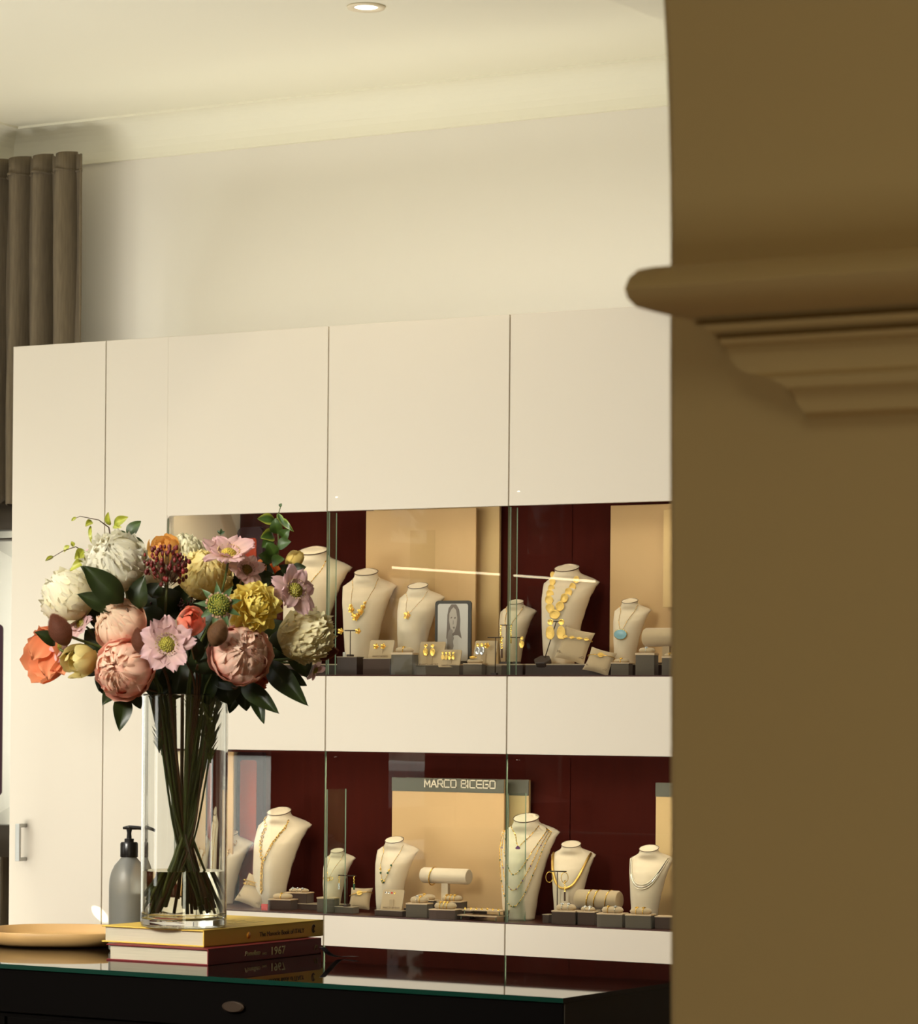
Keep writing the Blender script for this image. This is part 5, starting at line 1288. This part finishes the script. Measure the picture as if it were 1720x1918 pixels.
# twigs with variegated leaves
YG = (176, 170, 50); LG = (120, 134, 40)
leafy('trailing_twig', (208, 1012, DV-.03), [(204, 988, DV-.04), (185, 974, DV-.06), (150, 967, DV-.07), (141, 971, DV-.07)], 'thin twig with yellow green leaves arching to the upper left', [
    (206, 984, -.04, 203, 959, -.05, 13), (214, 983, -.04, 240, 968, -.05, 18), (212, 986, -.04, 228, 988, -.05, 11), (172, 976, -.06, 160, 986, -.07, 12), (170, 985, -.06, 172, 1018, -.07, 8), (143, 969, -.07, 134, 976, -.07, 6)], c0=LG, c1=YG, seed=1, stemc=lin((84, 60, 40)), stem_r=.0012, W_=.5)
leafy('trailing_twig', (176, 1052, DV-.03), [(160, 1035, DV-.05), (142, 1024, DV-.06), (118, 1032, DV-.07), (88, 1050, DV-.08)], 'thin twig with yellow green leaves reaching left, lower of the two', [
    (158, 1030, -.05, 140, 1048, -.06, 20), (150, 1027, -.05, 150, 1050, -.06, 16), (165, 1045, -.05, 131, 1070, -.05, 17), (130, 1022, -.06, 120, 1034, -.06, 10), (138, 1024, -.06, 134, 1014, -.06, 8), (100, 1042, -.07, 85, 1051, -.08, 8)], c0=LG, c1=YG, seed=2, stemc=lin((84, 60, 40)), stem_r=.0012)
leafy('leafy_sprig', (240, 1020, DV), None, 'sprig of dark oval leaves above the top white peony', [
    (241, 1006, .0, 264, 976, .0, 26), (240, 1012, .0, 214, 996, 0, 20), (242, 1014, 0, 270, 1018, 0, 16)], c0=(46, 62, 24), c1=(70, 90, 34), seed=3)
leafy('variegated_sprig', (520, 1060, DV-.02), [(522, 1010, DV-.03), (518, 975, DV-.03), (526, 948, DV-.03)], 'upright sprig of variegated leaves at the top right', [
    (516, 976, -.03, 482, 972, -.04, 22, (176, 180, 60)), (512, 1004, -.03, 488, 1008, -.05, 26, (176, 180, 60)), (520, 962, -.03, 533, 985, -.04, 10, (150, 170, 70)), (524, 972, -.03, 550, 996, -.05, 12, (150, 170, 70)),
    (520, 1000, -.04, 516, 970, -.05, 24), (528, 1008, -.04, 543, 992, -.05, 22), (512, 1014, -.04, 490, 1026, -.05, 22), (520, 1025, -.05, 545, 1014, -.06, 24), (516, 1040, -.05, 500, 1016, -.06, 26), (530, 1044, -.05, 512, 1062, -.06, 26), (510, 1050, -.05, 484, 1040, -.06, 26), (525, 950, -.03, 528, 943, -.03, 7)],
    c0=(40, 60, 20), c1=(66, 92, 30), seed=4, stemc=lin((96, 104, 50)), stem_r=.0016)
leafy('bud_tip', (412, 1012, DV+.02), [(413, 1002, DV+.02), (414, 995, DV+.02)], 'tiny green star tip above the pale pink scabiosa', [(414, 1001, .02, 407, 994, .02, 5), (414, 1001, .02, 421, 995, .02, 5), (414, 1000, .02, 414, 990, .02, 5)], seed=5, tostem=False, c0=(40, 60, 30), c1=(60, 80, 40), stem_r=.0007, stemc=GREEN)
# dark broad leaves
DL = [
 ('broad dark leaf crossing in front of the two white peonies', [(232, 1128, -.13, 155, 1060, -.15, 50), (190, 1100, -.10, 150, 1060, -.12, 26)]),
 ('pointed dark leaf left of the top white peony foot', [(212, 1145, -.10, 144, 1113, -.12, 34)]),
 ('upright dark leaf between the peach peony and the berries', [(262, 1140, -.11, 270, 1078, -.12, 44), (285, 1120, -.08, 300, 1092, -.08, 40)]),
 ('dark leaves filling the shaded middle above the front scabiosa', [(330, 1160, .0, 290, 1100, -.02, 60), (340, 1150, .0, 362, 1090, -.02, 60), (300, 1180, -.05, 262, 1140, -.04, 50), (380, 1180, -.03, 395, 1110, -.02, 60), (345, 1195, -.08, 390, 1165, -.09, 44), (258, 1152, .01, 288, 1092, .01, 66)]),
 ('dark leaf beside the coral bloom at the left', [(104, 1208, -.10, 64, 1184, -.12, 26)]),
 ('dark leaves under the drooping yellow bloom', [(140, 1245, -.02, 122, 1225, -.02, 22), (180, 1230, -.05, 220, 1282, -.04, 44), (190, 1240, .0, 150, 1262, .0, 40)]),
 ('large hanging oval leaf left of the vase rim', [(232, 1302, -.10, 224, 1370, -.12, 36)]),
 ('dark leaves at the lower left of the bouquet', [(222, 1292, -.06, 192, 1322, -.08, 28), (205, 1262, -.03, 186, 1296, -.04, 34), (246, 1295, -.08, 264, 1328, -.08, 22), (196, 1300, -.06, 190, 1280, -.06, 18)]),
 ('large drooping leaf at the lower right beyond the pink peony', [(500, 1240, -.06, 578, 1322, -.10, 44), (520, 1262, -.02, 575, 1284, -.03, 30)]),
 ('drooping dark leaf right of the vase rim', [(452, 1282, -.08, 523, 1336, -.11, 36), (470, 1290, -.06, 495, 1356, -.08, 26)]),
 ('dark green leaves behind the right vase rim', [(440, 1270, .0, 430, 1336, .0, 34), (455, 1280, .0, 462, 1332, .0, 36), (470, 1280, .02, 440, 1300, .02, 44)]),
 ('dark leaves in the shade right of the yellow chrysanthemum', [(520, 1180, -.04, 545, 1230, -.05, 60), (505, 1160, -.02, 520, 1215, -.02, 60), (530, 1240, .0, 505, 1180, .0, 60), (545, 1200, .02, 575, 1270, .02, 50)]),
 ('dark leaves in the shade above the vase mouth', [(300, 1250, -.04, 290, 1310, -.04, 60), (340, 1240, -.04, 330, 1310, -.04, 70), (380, 1250, -.04, 392, 1320, -.04, 70), (360, 1220, -.08, 400, 1262, -.08, 50), (420, 1265, -.03, 430, 1320, -.03, 60), (300, 1262, .03, 340, 1180, .03, 70), (400, 1262, .04, 440, 1180, .04, 70), (350, 1250, .05, 380, 1120, .05, 80), (300, 1296, -.02, 380, 1262, -.03, 34), (400, 1276, -.05, 462, 1286, -.06, 34)]),
 ('dark leaves behind the peach and pink peonies', [(200, 1215, .0, 160, 1180, .0, 50), (180, 1180, .02, 210, 1110, .02, 60), (270, 1210, -.02, 300, 1240, -.03, 50), (260, 1240, .0, 230, 1160, .02, 70)]),
 ('dark leaves behind the chrysanthemum and the upper scabiosas', [(440, 1120, .0, 420, 1070, .0, 60), (480, 1100, .0, 500, 1050, .0, 50), (520, 1110, .0, 560, 1070, .0, 50), (545, 1070, -.05, 574, 1062, -.05, 20), (545, 1075, -.04, 524, 1058, -.05, 22), (470, 1090, -.05, 520, 1082, -.04, 30)]),
 ('olive leaf edging the furry bud near the front scabiosa', [(372, 1240, -.12, 366, 1190, -.14, 22), (430, 1262, -.12, 470, 1215, -.02, 30)]),
]
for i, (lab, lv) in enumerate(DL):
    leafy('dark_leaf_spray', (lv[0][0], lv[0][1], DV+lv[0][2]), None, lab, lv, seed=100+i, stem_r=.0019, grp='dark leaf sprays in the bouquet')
# needle foliage in the neck of the vase
for k, (px, py) in enumerate(((300, 1310), (322, 1330), (355, 1300), (392, 1330), (410, 1300), (372, 1285))):
    p = at_d(px, py, DV-.03+.02*(k % 3)); R = random.Random(k)
    t = thing('feathery_stem', p, ['feathery green stem leftmost in the vase mouth', 'feathery green stem second from the left in the vase mouth', 'feathery green stem in the middle of the vase mouth', 'feathery green stem right of the middle in the vase', 'feathery green stem rightmost in the vase mouth', 'feathery green stem rising above the vase mouth'][k], 'foliage', 'feathery stems'); t.matrix_basis = Matrix.Translation(p)
    stem(t, p, Vector((R.uniform(-.2, .2), 0, 1)), .0024, c=GREEN2, seed=200+k); mb = MB()
    for i in range(110):
        z = R.uniform(-.085, .045); a = R.uniform(0, 6.3); L_ = R.uniform(.012, .028); b_ = Vector((.15*z*math.sin(k*2)*1.0, 0, z)); e_ = b_ + Vector((math.cos(a)*L_*.5, math.sin(a)*L_*.5, L_*.8)); s_ = (e_-b_).orthogonal().normalized()*.0008
        for q in (b_, e_):                       # stay inside the glass
            pass
        n_ = len(mb.v); cc = tuple(mixc(GREEN, GREEN2, R.random())); mb.vert(b_-s_, cc); mb.vert(b_+s_, cc); mb.vert((b_+e_)/2+s_*1.3, cc); mb.vert(e_, cc); mb.vert((b_+e_)/2-s_*1.3, cc); mb.face((n_, n_+1, n_+2, n_+3, n_+4))
    mb.build('needles', K['leaf'], t)
